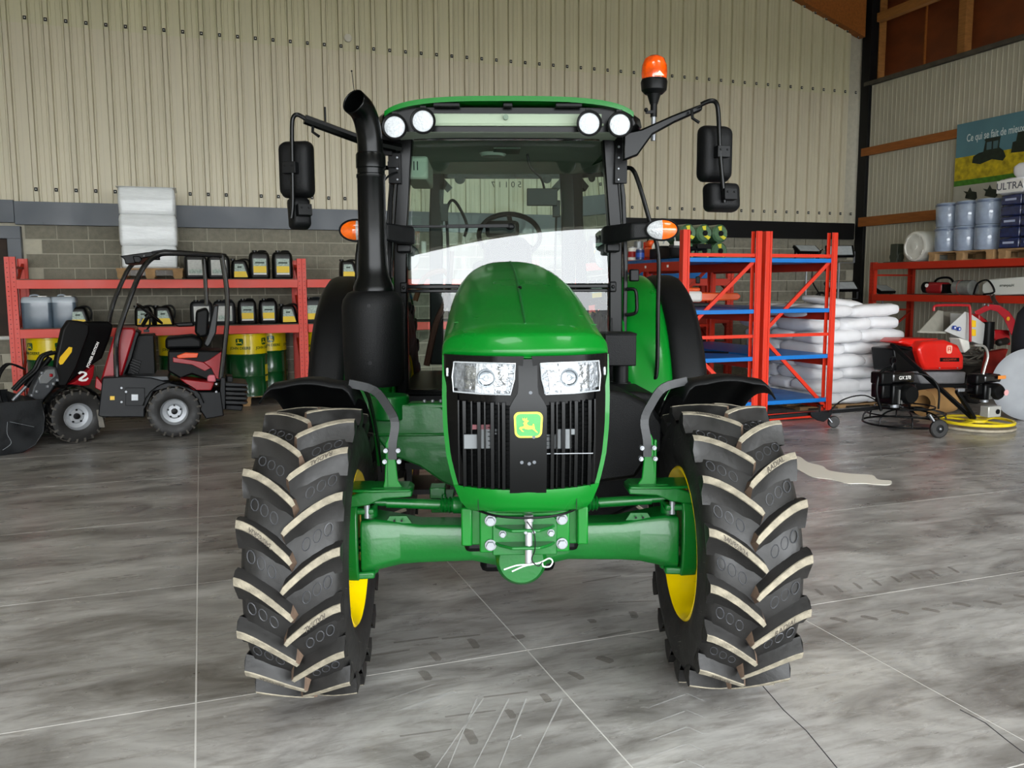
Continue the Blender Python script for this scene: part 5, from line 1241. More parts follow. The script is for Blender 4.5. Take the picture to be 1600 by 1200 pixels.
# ================================================================ white film-wrapped load on the top shelf
FILM = mat('white_film', 'dfe3e4', .3, var=.06, scale=5, bump=.8, bscale=14, coat=.3, stretch=(1, 1, 5))
wl = thing('wrapped_load', 'tall white film-wrapped load on the top shelf of the left rack', 'load', (-.63, 12.98, 1.944))
from mathutils import noise as mnoise
zz0 = 0
for h_, w_ in ((.30, .70), (.42, .72), (.37, .71)):
    rings = []
    for z, k in ((0, .95), (.02, .985), (.06, 1), (h_/2, 1.01), (h_-.06, 1), (h_-.02, .985), (h_, .95)):
        rg_ = []
        for x, y in rrect(w_, .62, .05, 6):
            n_ = mnoise.noise(V(x*9, y*9, (z+zz0)*16))*.012; rg_.append(V(x*k*(1+n_*2), y*k*(1+n_*2), z+zz0))
        rings.append(rg_)
    MB().rings(rings).build('wrapped_tier', FILM, wl, smooth=60); zz0 += h_-.005
MB().rings([[V(x, y, z) for x, y in rrect(.76, .64, .02, 2)] for z in (-.10, .02)]).build('film_skirt', mat('clear_film_skirt', 'b5ada3', .3, alpha=.35), wl, smooth=40)
MB().rings([[V(x+.0, y, z) for x, y in rrect(.75, .64, .03, 2)] for z in (zz0, zz0+.008)]).build('top_sheet', mat('clear_film_top', 'cfd2d2', .3, alpha=.5), wl, smooth=40)
# ================================================================ sacks
SACK = mat('white_woven_sack', 'e6e6e8', .75, var=.05, scale=5, bump=.35, bscale=22)
def sack_mesh(seed, L=.84, Wd=.53, H=.19):
    def f(a, b):
        th = -PI+2*PI*a; ph = -PI/2+PI*b
        c1, s1 = math.cos(th), math.sin(th); c2, s2 = math.cos(ph), math.sin(ph)
        e = .30
        X = math.copysign(abs(c1)**e, c1)*abs(c2)**.45; Yv = math.copysign(abs(s1)**e, s1)*abs(c2)**.45; Z = math.copysign(abs(s2)**.6, s2)
        p = V(X*L/2, Yv*Wd/2, Z*H/2)
        n = mnoise.noise(p*5+V(seed*7, 0, 0))*.030+mnoise.noise(p*13+V(seed*7, 3, 0))*.016+mnoise.noise(V(p.x*30, p.y*30, p.z*8)+V(seed, 3, 0))*.006
        k = (abs(X)**4)*.22
        return V(p.x*(1+n*.9), p.y*(1+n*.9), p.z*(1-k)+n*.6+H/2)
    return MB().grid(f, 44, 14).mesh('feed_sack', SACK, 70)
SM = [sack_mesh(s) for s in range(5)]
random.seed(3)
LAYN = ('bottom', 'second', 'third', 'fourth', 'fifth', 'sixth', 'seventh', 'eighth')
for lay in range(8):
    z = .05+lay*.168
    for i in range(2):
        for jx in range(3):
            if lay % 2: x, y, rz = 8.0+.78*i, 9.50+.50*jx, 0
            else: x, y, rz = 7.86+.50*jx, 9.66+.80*i, R_(90)
            sh = (0, .02, .05, .06, .03, .0, -.04, -.12)[lay]
            s = inst(SM[random.randrange(5)], 'feed_sack', None, (x+sh+random.uniform(-.03, .03), y+random.uniform(-.02, .02), z), (R_(random.uniform(-2, 2)), R_(random.uniform(-2.5, 2.5)), rz+random.uniform(-.06, .06)+(PI if random.random() < .5 else 0)))
            k = 1+random.uniform(-.03, .04); s.scale = (k, k, 1.0)
            pos = (('front', 'middle', 'back')[jx]+(' left', ' right')[i]) if lay % 2 else (('front', 'back')[i]+(' left', ' centre', ' right')[jx])
            tag(s, 'white woven sack, %s one in the %s layer of the big stack' % (pos, LAYN[lay]+(' lowest' if lay else '')), 'sack', 'white sacks in the big stack')
s = inst(SM[2], 'feed_sack', None, (8.20, 9.62, 1.385), (R_(4), R_(7), .25)); s.scale = (1.0, 1.0, .6); tag(s, 'loose white sack slumped across the very top of the stack', 'sack')
make_pallet((8.2, 9.95, -.094), 0, 'pallet beneath the stack of white sacks', 1.4, 1.2)
# clear wrap around the shaded side of the stack
# ================================================================ things on the end-on racks
def T(name, label, cat, loc, rz=0, group=None): return thing(name, label, cat, loc, rz, group)
DK1 = 2.01; DK2 = 1.39
GRN = mat('green_net_film', '4a6b4c', .25, coat=.6, var=.25, scale=10, bump=.5, bscale=25)
YE2 = mat('yellow_end_cap', 'd8cf2a', .5)
def roll(loc, label):
    r = T('net_roll', label, 'roll', loc, 0, 'green wrapped net rolls')
    R0 = .120
    MB().lathe([(.03, -.60), (R0*.8, -.605), (R0, -.58), (R0*1.02, -.3), (R0, -.12), (.03, -.1)], ax=(0, 1, 0), n=24).build('roll_film', GRN, r)
    MB().lathe([(.02, -.615), (.036, -.615), (.036, -.60), (.02, -.60)], ax=(0, 1, 0), n=14).build('core', BP, r)
    MB().prism([(-.02, -.04), (.05, -.085), (.085, -.05), (.02, -.02)], (0, -.608, 0), (1, 0, 0), (0, 0, 1), .003).prism([(-.03, .04), (-.05, .09), (.01, .10), (.01, .04)], (0, -.608, 0), (1, 0, 0), (0, 0, 1), .003).build('end_flash', YE2, r, smooth=0)
rx0 = 6.93
nm = [('bottom left', 0, 0), ('bottom middle', 1, 0), ('bottom right', 2, 0), ('top left', 0, 1), ('top middle', 1, 1), ('top right', 2, 1)]
for t, i, k in nm: roll((6.10+.245*i, 10.55, DK1+.125+.235*k), 'green film-wrapped net roll, %s of the six on the rack' % t)
def can(px, w, h, Y, z, body, top, label, name='paint_can', cat='can', X=None):
    p = at(px, 400, Y); o = T(name, label, cat, (p.x, Y, z))
    MB().lathe([(.01, 0), (w/2, 0), (w/2, h*.92), (w/2*.95, h), (.01, h)], n=24).build('body', body, o)
    MB().lathe([(w/2*1.03, h*.25), (w/2*1.03, h*.7)], n=24).build('wrapper', top, o); MB().lathe([(.01, h), (w/2*.9, h), (w/2*.92, h+.012), (.01, h+.012)], n=20).build('lid', STEEL, o)
    return o
can(988, .11, .16, 10.05, DK1, LWH, mat('can_red', 'b01e24', .4), 'white can with red wrapper at the left end of the rack top')
can(997, .12, .24, 10.2, DK1, STEEL, mat('can_silver', 'b8bcc4', .4), 'tall silver can behind the red and white can')
can(1000, .11, .12, 9.75, DK1, mat('can_navy', '1c2f66', .4), mat('can_blue', '2b52a8', .4), 'short blue can beside the red and white can')
o = T('cut_off_saw', 'orange cut-off saw on top of the rack, behind the handrail', 'saw', (at(1020, 400, 9.7).x, 9.7, DK1))
MB().box((0, 0, .09), (.16, .2, .14)).box((-.03, 0, .2), (.12, .14, .08)).build('motor_housing', mat('saw_orange', 'e8571c', .4), o, bevel=.03, seg=2)
MB().lathe([(.01, -.012), (.12, -.012), (.125, .0), (.12, .012), (.01, .012)], (.05, -.12, .125), (.3, 1, 0), 28).build('blade_guard', mat('pale_disc', 'cfc9bb', .5), o)
MB().tube(smoothpts([V(-.08, 0, .2), V(-.05, 0, .29), V(.06, 0, .28), V(.1, 0, .2)], 4), .012, 8).build('handle', BP, o)
o = T('tool_tray', 'black tray with small tools on the rack top, against the front post', 'tray', (at(1047, 400, 9.3).x+.03, 9.35, DK1))
MB().box((0, 0, .015), (.30, .5, .03)).box((-.14, 0, .07), (.02, .5, .11)).box((.14, 0, .07), (.02, .5, .11)).box((0, -.24, .07), (.3, .02, .11)).box((0, .24, .07), (.3, .02, .11)).build('tray_body', BP, o, bevel=.006)
MB().box((-.05, .1, .10), (.12, .12, .12)).build('small_case', BP, o, bevel=.01); MB().box((.02, -.1, .10), (.14, .12, .14)).build('tool_case', mat('tool_grey', '3a3d40', .5), o, bevel=.012)
MB().box((0, -.165, .18), (.09, .008, .05)).build('paper_label', LWH, o, smooth=0)
MB().tube(smoothpts([V(-.1, 0, .18), V(-.06, -.02, .28), V(.03, -.02, .29), V(.06, -.02, .2)], 4), .009, 6).build('cable_loop', mat('grey_cable', 'a8aaa8', .5), o)
o = T('blower_nozzle', 'black machine part lying behind the front post on the top shelf', 'tool', (5.66, 9.25, DK1))
MB().tube(smoothpts([V(-.1, 0, .05), V(.05, 0, .12), V(.15, 0, .12), V(.26, 0, .14)], 4), .03, 10).box((.2, 0, .15), (.2, .12, .06)).cyl((.12, 0, 0), (.12, 0, .12), .02, n=10).build('nozzle', BP, o, bevel=.006)
o = T('plastic_wrap', 'crumpled clear wrap lying on the top shelf below the net rolls', 'wrap', (6.0, 9.9, DK1-.011))
MB().grid(lambda u, v: V(-.3+.6*u, -.5+v, .012+.02*abs(mnoise.noise(V(u*6, v*8, 1)))), 16, 16).build('wrap_sheet', mat('clear_wrap', 'c8ccc8', .15, alpha=.3), o)
# chainsaw on the second shelf
o = T('chainsaw', 'orange and white chainsaw with orange bar cover on the second shelf', 'chainsaw', (5.92, 9.55, DK2), -.15)
MB().box((0, 0, .045), (.42, .28, .05)).build('drip_tray', BP, o, bevel=.01)
MB().box((-.02, 0, .15), (.25, .2, .14)).build('motor_housing', mat('saw_white', 'e3dfd6', .4), o, bevel=.035, seg=3)
MB().box((-.02, .0, .24), (.2, .16, .05)).build('top_cover', mat('saw_orange', 'e8571c', .4), o, bevel=.02)
MB().prism([(.10, .09), (.62, .10), (.66, .13), (.66, .16), (.62, .19), (.10, .20)], (0, 0, 0), (1, 0, 0), (0, 0, 1), .03).build('bar_cover', mat('saw_orange', 'e8571c', .4), o, bevel=.015)
MB().tube(smoothpts([V(-.12, -.1, .2), V(-.16, -.1, .36), V(-.10, 0, .42), V(-.05, .1, .36), V(-.04, .1, .2)], 4), .012, 8).tube(smoothpts([V(-.14, 0, .25), V(-.28, 0, .24), V(-.30, 0, .10), V(-.14, 0, .09)], 4), .018, 8).build('handle', BP, o)
MB().box((.04, -.08, .36), (.06, .02, .09)).build('hand_guard', BP, o, bevel=.01)
o = T('long_bar', 'thin black steel bar lying across the third blue shelf', 'bar', (5.9, 9.8, .81))
MB().cyl((-.35, .2, .015), (.42, -.5, .015), .012, n=8).ball((-.35, .2, .02), .03).build('rod', BP, o)
# red fuel cans and blue crates seen through the racks on the coral rack
RC = mat('fuel_can_red', 'b52a1e', .4, var=.08)
def fuelcan(loc, label, rz=0):
    o = T('fuel_can', label, 'fuel can', loc, rz, 'red fuel cans on the back rack')
    MB().rings([[V(x*k, y*k, z) for x, y in rrect(.26, .22, .04, 3)] for z, k in ((0, .93), (.02, 1), (.30, 1), (.35, .9), (.37, .75))]).build('body', RC, o, smooth=50)
    MB().tube(smoothpts([V(-.07, 0, .36), V(-.05, 0, .41), V(.05, 0, .41), V(.07, 0, .36)], 4), .012, 6).build('handle', RC, o)
    MB().cyl((.08, 0, .35), (.08, 0, .39), .028, n=12).build('cap', BP, o)
    MB().prism([(0, -.04), (.04, 0), (0, .04), (-.04, 0)], (0, -.111, .14), (1, 0, 0), (0, 0, 1), .002).build('hazard_diamond', LWH, o, smooth=0)
for i, x in enumerate((6.95, 7.32, 7.72)): fuelcan((x, 12.85, .728), 'red fuel can on the middle level behind the blue shelves, %s' % ('leftmost', 'middle one', 'rightmost')[i], .1*i)
for i, x in enumerate((7.1, 7.5, 8.0)): fuelcan((x, 12.85, .0), 'red fuel can on the floor behind the blue shelves, %s' % ('leftmost', 'middle one', 'rightmost')[i], -.1*i)
for i, x in enumerate((7.0, 7.9)):
    o = T('tool_case', 'closed red tool case on the coral rack seen above the second blue shelf, %s' % ('left', 'right')[i], 'case', (x, 12.85, ZL)); MB().box((0, 0, .12), (.42, .3, .24)).build('case_body', RC, o, bevel=.03, seg=2); MB().tube(smoothpts([V(-.08, 0, .24), V(-.06, 0, .30), V(.06, 0, .30), V(.08, 0, .24)], 4), .01, 6).build('handle', BP, o)
for i, x in enumerate((6.9, 7.42, 7.94)):
    o = T('blue_crate', 'low blue plastic crate on top of the coral rack, %s' % ('left', 'centre', 'right')[i], 'crate', (x, 12.8, ZT))
    MB().box((0, 0, .012), (.46, .34, .02)).build('crate_floor', BLUE, o, smooth=0)
    for a, b, c, d in ((0, -.165, .46, .012), (0, .165, .46, .012), (-.225, 0, .012, .34), (.225, 0, .012, .34)): MB().box((a, b, .07), (c, d, .10)).build('crate_wall', BLUE, o, smooth=0, bevel=.003)
# ================================================================ floodlights
def flood(px, py, w, h, Y, rz, rx, label, pole=None):
    p = at(px, py, Y); o = T('floodlight', label, 'floodlight', (p.x, Y, 0), rz)
    R3 = Matrix.Rotation(rx, 3, 'X'); c = V(0, 0, p.z)
    m = MB(); m.box(c, (w, .05, h), rot=R3); 
    for k in range(9): m.box(c+R3 @ V(-w/2+w*(k+.5)/9, .035, 0), (.01, .03, h*.8), rot=R3)
    m.build('lamp_housing', BK, o, bevel=.008)
    MB().box(c+R3 @ V(0, -.027, 0), (w*.86, .006, h*.82), rot=R3).build('lamp_glass', mat('flood_glass', 'a7adaf', .2, var=.1, scale=12), o, smooth=0)
    MB().bar(c+V(-w/2-.01, 0, 0), c+V(-w/2-.01, 0, -h*.8), .01, .03).bar(c+V(w/2+.01, 0, 0), c+V(w/2+.01, 0, -h*.8), .01, .03).bar(c+V(-w/2-.01, 0, -h*.8), c+V(w/2+.01, 0, -h*.8), .03, .01).build('bracket', BK, o)
    MB().cyl((0, 0, .02), (0, 0, p.z-h*.8), .018, n=10).build('mast', STEEL, o)
    m = MB()
    for a in range(3): m.bar((0, 0, .35), (.35*math.cos(2.1*a+.4), .35*math.sin(2.1*a+.4), .015), .025, .025)
    m.cyl((0, 0, .0), (0, 0, .5), .025, n=10).build('tripod', BK, o)
flood(1261, 390, .46, .20, 12.0, 0, R_(-55), 'floodlight on a mast above the sacks, the left one of the raised pair')
flood(1312, 393, .46, .24, 12.0, -.5, R_(-40), 'tilted floodlight beside the black column, right one of the raised pair')
flood(1315, 448, .55, .26, 12.3, -.35, R_(-58), 'lower grey floodlight just above the sacks, pointing down')
flood(1380, 452, .42, .24, 12.15, .2, R_(-62), 'floodlight leaning behind the corner post of the wall rack')
o = T('coiled_cable', 'coil of black cable hung beside the floodlight mast above the sacks', 'cable', (at(1283, 460, 11.4).x, 11.4, 1.45))
MB().tube([V(.12*math.cos(2*PI*k/24), 0, .10*math.sin(2*PI*k/24)) for k in range(24)], .02, 6, closed=True).tube(smoothpts([V(-.05, 0, .1), V(-.2, 0, .35), V(-.1, 0, .7), V(.0, 0, .8)], 5), .01, 6).cyl((0, .03, -1.45), (0, .03, .1), .015, n=8).build('coil', BP, o)
# ================================================================ things on the wall rack
WZ = 2.042
o = T('white_tank', 'white plastic barrel lying on its side on top of the wall rack', 'tank', (10.95, 10.98, WZ))
WP = mat('white_barrel_plastic', 'd9d8cf', .35, var=.05)
MB().lathe([(.001, .015), (.19, .015), (.20, .0), (.235, .01), (.25, .05), (.25, .55), (.235, .60), (.001, .60)], (0, 0, .25), (1, 0, 0), 40).build('barrel_body', WP, o)
for a in range(4): MB().box((-.0, .19*math.cos(a*PI/2+.5), .25+.19*math.sin(a*PI/2+.5)), (.02, .08, .03), rot=Matrix.Rotation(a*PI/2+.5+PI/2, 3, 'X')).build('lid_lug', WP, o, bevel=.006)
MB().cyl((-.005, 0, .25), (.02, 0, .25), .05, n=20).build('bung', WP, o)
o = T('pump_unit', 'small dark pump standing left of the white barrel on the wall rack', 'pump', (11.15, 11.55, WZ))
MB().box((0, 0, .16), (.14, .16, .32)).cyl((0, -.1, .1), (0, .1, .1), .07, n=14).box((0, 0, .01), (.3, .3, .02)).build('pump_body', mat('pump_green_grey', '3a3f34', .5), o, bevel=.015)
WR = mat('silver_blue_film', '9aa7bb', .18, coat=.6, var=.15, scale=7, bump=.5, bscale=18)
for i in range(3):
    for k in range(2):
        o = T('wrapped_bucket', 'silver-blue film-wrapped bucket, %s of the %s tier on the wall rack' % (('nearest the white barrel', 'middle', 'nearest the dark blue load')[i], ('lower', 'upper')[k]), 'bucket', (11.05, 10.42-.37*i, WZ+.146+.375*k), 0, 'silver-blue wrapped buckets')
        MB().lathe([(.01, 0), (.165, 0), (.18, .02), (.185, .35), (.17, .37), (.01, .37)], n=32).build('bucket_body', WR, o, smooth=50)
        MB().lathe([(.188, .32), (.19, .325), (.19, .345), (.188, .35)], n=32).build('rim_band', mat('film_edge', '66748c', .3), o)
DB = mat('navy_wrapped_packs', '1f2a52', .22, coat=.6, var=.4, scale=9, bump=.4, bscale=25)
for k in range(5):
    for i in range(3):
        o = T('wrapped_pack', 'dark blue film-wrapped pack, %s tier of the load, %s' % (('lowest', 'second', 'third', 'fourth', 'top')[k], ('beside the silver buckets', 'middle one', 'farthest right')[i]), 'pack', (11.08, 9.18-.34*i, WZ+.146+.152*k), 0, 'dark blue packs on the wall rack')
        MB().box((0, 0, .074), (.42, .33, .145)).build('pack_body', DB, o, bevel=.02, seg=2)
        if k % 2 == 0:
            MB().box((-.212, 0, .08), (.002, .18, .03)).build('pack_print', mat('pale_print', 'a9b4cf', .5), o, smooth=0)
for k, (y, z) in enumerate(((9.2, .0), (8.75, .0), (8.95, .20))):
    o = inst(SM[k], 'small_sack', None, (11.08, y, WZ+.91+z), (0, 0, R_(90))); o.scale = (.6, .8, 1.25); tag(o, ('white printed sack on the dark blue load, nearest the banner edge', 'white sack on the dark blue load at the frame edge', 'topmost white sack on the dark blue load')[k], 'sack')
    me = o.data
vs, fs = textgeo('ULTRA', .14, 0, .002)
l_ = T('printed_tag', 'printed paper face of the white sack on the dark blue load', 'label', (10.858, 9.2, WZ+.93))
MB().box((0, 0, .09), (.006, .42, .17)).build('paper', LWH, l_, smooth=0); MB().add([V(-.005, -v.x, v.y+.09) for v in vs], fs).build('lettering', mat('grey_print', '5c5f66', .6), l_, smooth=0, fix=False)
# items on the second level
SZ = 1.512
o = T('red_saw', 'dark red and black power saw on the wall rack second shelf', 'saw', (11.05, 10.55, SZ), R_(90))
MB().box((0, 0, .11), (.34, .22, .18)).build('motor_housing', mat('dark_red_plastic', '8d1a1e', .35), o, bevel=.05, seg=3)
MB().tube(smoothpts([V(-.16, -.08, .06), V(-.22, -.08, .18), V(-.12, -.08, .27), V(.1, -.08, .25), V(.2, -.08, .12)], 5), .018, 8).box((-.2, 0, .1), (.12, .18, .14)).cyl((.16, -.1, .12), (.16, .1, .12), .09, n=18).build('handle', BP, o)
MB().cyl((.12, .09, .15), (.12, .118, .15), .03, n=12).build('cap', LWH, o)
o = T('clear_canister', 'smoky clear canister lying on the wall rack, right of the red saw', 'canister', (11.0, 10.0, SZ), R_(90))
MB().lathe([(.02, -.17), (.10, -.17), (.115, -.15), (.115, .15), (.10, .17), (.02, .17)], (0, 0, .115), (1, 0, 0), 28).build('canister_body', mat('smoky_plastic', '777a76', .12, coat=.8, var=.2), o)
MB().lathe([(.02, .0), (.06, 0), (.06, .03), (.02, .03)], (.17, 0, .115), (1, 0, 0), 18).lathe([(.118, .04), (.118, .05), (.10, .05), (.10, .04)], (0, 0, .115), (1, 0, 0), 24).build('canister_cap', mat('dull_red_band', '9a4a42', .5), o)
o = T('white_machine_box', 'long white machine casing on the wall rack at the right', 'machine', (11.0, 9.15, SZ), R_(90))
MB().prism([(-.42, .03), (.35, .0), (.42, .06), (.42, .17), (.30, .24), (-.30, .27), (-.42, .22)], (0, .14, 0), (1, 0, 0), (0, 0, 1), .28).build('casing', mat('casing_white', 'd6d9d2', .4), o, bevel=.02, seg=2)
vs, fs = textgeo('Husqvarna', .055, 0, .001); MB().add([V(v.x*-1 if False else v.x, .142, v.y+.15) for v in vs], fs).build('lettering', mat('label_ink', '1f3326', .6), o, smooth=0, fix=False)
MB().tube(smoothpts([V(.5, .2, .02), V(.42, .22, .18), (.25, .22, .22), (.15, .2, .06), (.3, .24, .02)], 5), .014, 6).build('hose', BP, o)
o = T('brown_rag', 'dark brown cloth hanging over the wall rack beam', 'cloth', (10.84, 9.35, 1.40))
MB().grid(lambda u, v: V(-.03-.02*math.sin(v*5), -.05-.12*v+.08*u, .12-.20*v+.02*math.sin(u*7)), 8, 10, thick=(.012, 0, 0)).build('cloth', mat('brown_cloth', '3b2a22', .9), o)
# banner on the wall
bn = T('banner', 'printed banner with a tractor in a yellow field, hung on the right wall', 'banner', (12.03, 9.4, 2.4))
y0, y1 = 11.26-9.4, 7.6-9.4
def bp4(za, zb, mt, nm, x=0, ya=None, yb=None):
    ya = y0 if ya is None else ya; yb = y1 if yb is None else yb
    return MB().box((x, (ya+yb)/2, (za+zb)/2-2.4), (.006, abs(ya-yb), zb-za)).build(nm, mt, bn, smooth=0)
bp4(2.45, 4.33, mat('banner_sky', '55808c', .5, var=.15, scale=1.2), 'banner_sheet')
bp4(3.40, 3.78, mat('rape_field', 'b9a416', .6, var=.45, scale=9, detail=8), 'printed_field', -.005)
bp4(3.31, 3.40, mat('grass_strip', '3f7a1c', .6, var=.3, scale=14), 'printed_grass', -.006)
bp4(2.46, 3.31, mat('banner_pale', 'b0afa2', .5, var=.06), 'printed_panel', -.005)
vs, fs = textgeo('Ce qui se fait de mieux', .17, 0, .002); mnx = min(v.x for v in vs); mxx = max(v.x for v in vs); kx = 1.06/(mxx-mnx)
MB().add([V(-.008, y0-.21-(v.x-mnx)*kx, v.y+4.07-2.4) for v in vs], fs).build('banner_lettering', mat('banner_text_white', 'd5e2e2', .5), bn, smooth=0, fix=False)
def flatb(pts, mt, nm, x=-.009): MB().prism([(-(p[0]), p[1]-2.4) for p in pts], (x, y0, 0), (0, 1, 0), (0, 0, 1), -.003).build(nm, mt, bn, smooth=0)
tg = mat('printed_dark_green', '14231a', .5, var=.4, scale=14)
flatb([(.34, 3.66), (.36, 3.76), (.46, 3.80), (.55, 3.81), (.58, 3.97), (.56, 3.985), (.58, 4.01), (.86, 4.01), (.85, 3.97), (.84, 3.84), (.92, 3.78), (.97, 3.68), (.92, 3.62), (.72, 3.67), (.5, 3.62)], tg, 'printed_tractor')
flatb([(.61, 3.83), (.61, 3.95), (.70, 3.95), (.70, 3.83)], mat('printed_window', '4a686e', .5), 'printed_cab_window', -.012); flatb([(.73, 3.83), (.73, 3.95), (.82, 3.95), (.81, 3.83)], mat('printed_window', '4a686e', .5), 'printed_cab_window', -.012)
flatb([(1.06, 3.72), (1.08, 3.88), (1.14, 3.89), (1.16, 4.02), (1.4, 4.02), (1.5, 3.7)], tg, 'printed_tractor')
for q in (.24, .62): flatb([(q, 3.10), (q+.02, 3.17), (q-.04, 3.22), (q+.05, 3.20), (q+.09, 3.27), (q+.13, 3.20), (q+.22, 3.18), (q+.24, 3.08), (q+.2, 3.05)], tg, 'printed_implement')
# ================================================================ floor machines on the right
# chipper with steel funnel and red chute
o = T('wood_chipper', 'red wood chipper with grey steel funnel and curved red chute', 'chipper', (9.75, 9.0, 0))
def RBk(m, nm, mt, par=None, **k): m.map(lambda v: v-o.location); return m.build(nm, mt, par or o, **k)
FUN = mat('galvanised_grey', 'a7a69a', .4, metal=.2, var=.1)
A = [at(a, b, 8.6) for a, b in ((1437, 517), (1478, 518))]; B = [at(a, b, 9.1) for a, b in ((1467, 486), (1508, 486))]
def quadp(m, P, t=V(0, .01, 0), mi=0): return m.add(P+[p+t for p in P], [(3, 2, 1, 0), (4, 5, 6, 7), (0, 1, 5, 4), (1, 2, 6, 5), (2, 3, 7, 6), (3, 0, 4, 7)], mi)
q1 = MB(); quadp(q1, [at(1437, 517, 8.75), at(1474, 518, 8.9), at(1474, 486, 9.15), at(1466, 485, 9.1)]); RBk(q1, 'funnel_left', FUN)
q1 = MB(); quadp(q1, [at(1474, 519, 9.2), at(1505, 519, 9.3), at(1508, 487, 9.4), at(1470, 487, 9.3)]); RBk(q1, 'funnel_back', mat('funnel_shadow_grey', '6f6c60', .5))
q1 = MB(); quadp(q1, [at(1476, 517, 8.7), at(1508, 487, 8.75), at(1516, 490, 8.8), at(1516, 534, 8.8)]); RBk(q1, 'funnel_right', mat('panel_white', 'c9cbc8', .35))
q1 = MB(); quadp(q1, [at(1437, 517, 8.75), at(1478, 518, 8.75), at(1478, 521, 8.75), at(1437, 520, 8.75)], V(0, .04, 0)); RBk(q1, 'funnel_lip', FUN)
for a, b in ((1492, 512), (1499, 514)):
    q1 = MB(); c = at(a, b, 8.68); q1.cyl(c+V(0, .02, 0), c+V(0, -.004, 0), .028, n=18).cyl(c+V(0, -.004, 0), c+V(0, -.006, 0), .014, n=8, mi=1); RBk(q1, 'mandatory_sign', [mat('sign_blue', '1d3f9a', .4), LWH])
q1 = MB(); quadp(q1, [at(1517, 490, 8.8), at(1540, 506, 8.85), at(1536, 540, 8.85), at(1517, 533, 8.8)], V(.0, .35, 0)); RBk(q1, 'side_housing', mat('panel_white', 'c9cbc8', .35), bevel=.01)
for y_ in (500, 514):
    q1 = MB(); quadp(q1, [at(1518, y_, 8.78), at(1525, y_+1, 8.78), at(1525, y_+11, 8.78), at(1518, y_+11, 8.78)], V(0, .004, 0)); RBk(q1, 'warning_sticker', mat('sticker_yellow', 'f0c020', .4), smooth=0)
q1 = MB().tube(smoothpts([at(1459, 486, 8.9), at(1460, 479, 8.9), at(1470, 477, 8.85), at(1508, 477, 8.72), at(1515, 480, 8.7), at(1516, 500, 8.7), at(1516, 534, 8.7)], 4), .018, 8); RBk(q1, 'guard_tube', mat('chipper_red', 'a5161c', .35))
q1 = MB(); ptsO = [(1522, 487), (1535, 480), (1545, 475), (1562, 477), (1577, 487), (1586, 500), (1590, 524)]; ptsI = [(1526, 494), (1538, 488), (1547, 484), (1558, 487), (1568, 497), (1574, 510), (1580, 524)]
rings = []
for a, b in zip(ptsO, ptsI): rings.append([at(*a, 8.95), at(*a, 9.15), at(*b, 9.15), at(*b, 8.95)])
q1.rings(rings); RBk(q1, 'discharge_chute', mat('chute_red', 'b0202c', .3, coat=.5), smooth=50, bevel=.01)
q1 = MB(); c = at(1575, 498, 8.94); q1.cyl(c, c+V(0, -.005, 0), .03, n=16); RBk(q1, 'chute_sticker', mat('sticker_orange', 'e0a020', .4))
for a, b in ((1544, 477), (1538, 476)): 
    q1 = MB().ball(at(a, b, 8.9), .016); RBk(q1, 'bolt', STEEL)
q1 = MB(); quadp(q1, [at(1530, 490, 8.9), at(1546, 503, 8.9), at(1546, 512, 8.9), at(1530, 502, 8.9)], V(0, .3, 0)); quadp(q1, [at(1553, 515, 9.1), at(1578, 516, 9.1), at(1580, 540, 9.1), at(1553, 530, 9.1)], V(0, .3, 0)); RBk(q1, 'rotor_case', mat('chipper_red', 'a5161c', .35), bevel=.02)
q1 = MB().cyl(at(1545, 503, 8.85), at(1543, 545, 8.85), .075, n=18); RBk(q1, 'drive_tube', BP)
q1 = MB().box((9.85, 9.25, .55), (1.0, .5, .3)).cyl(at(1558, 536, 8.8), at(1575, 532, 8.8), .05, n=12); RBk(q1, 'engine_block', mat('oily_dark_metal', '25231f', .5, metal=.3, var=.4, scale=18), bevel=.03)
q1 = MB(); quadp(q1, [at(1540, 590, 8.6), at(1560, 590, 8.6), at(1576, 545, 8.75), at(1548, 550, 8.75)], V(0, .1, 0)); RBk(q1, 'fuel_flap', mat('rust_red_paint', '8a1f16', .5, var=.25), bevel=.01)
random.seed(11); q1 = MB()
for k in range(46): 
    q1.cyl(V(9.2+1.2*random.random(), 8.85+.25*random.random(), .55+.25*random.random()), V(9.2+1.2*random.random(), 8.85+.25*random.random(), .55+.22*random.random()), .008+.012*random.random(), n=6)
RBk(q1, 'pipes_and_linkage', mat('bright_dirty_metal', '77736a', .35, metal=.6, var=.3), kind='stuff')
for yy in (9.05, 9.75):
    for xx in (9.45, 10.25): q1 = MB().lathe([(.10, -.06), (.22, -.07), (.25, -.05), (.25, .05), (.22, .07), (.10, .06)], (xx, yy, .25), (0, 1, 0), 28, closed=True).lathe([(.01, -.03), (.10, -.03), (.10, .03), (.01, .03)], (xx, yy, .25), (0, 1, 0), 20, mi=1); RBk(q1, 'wheel', [RUB, SILV])
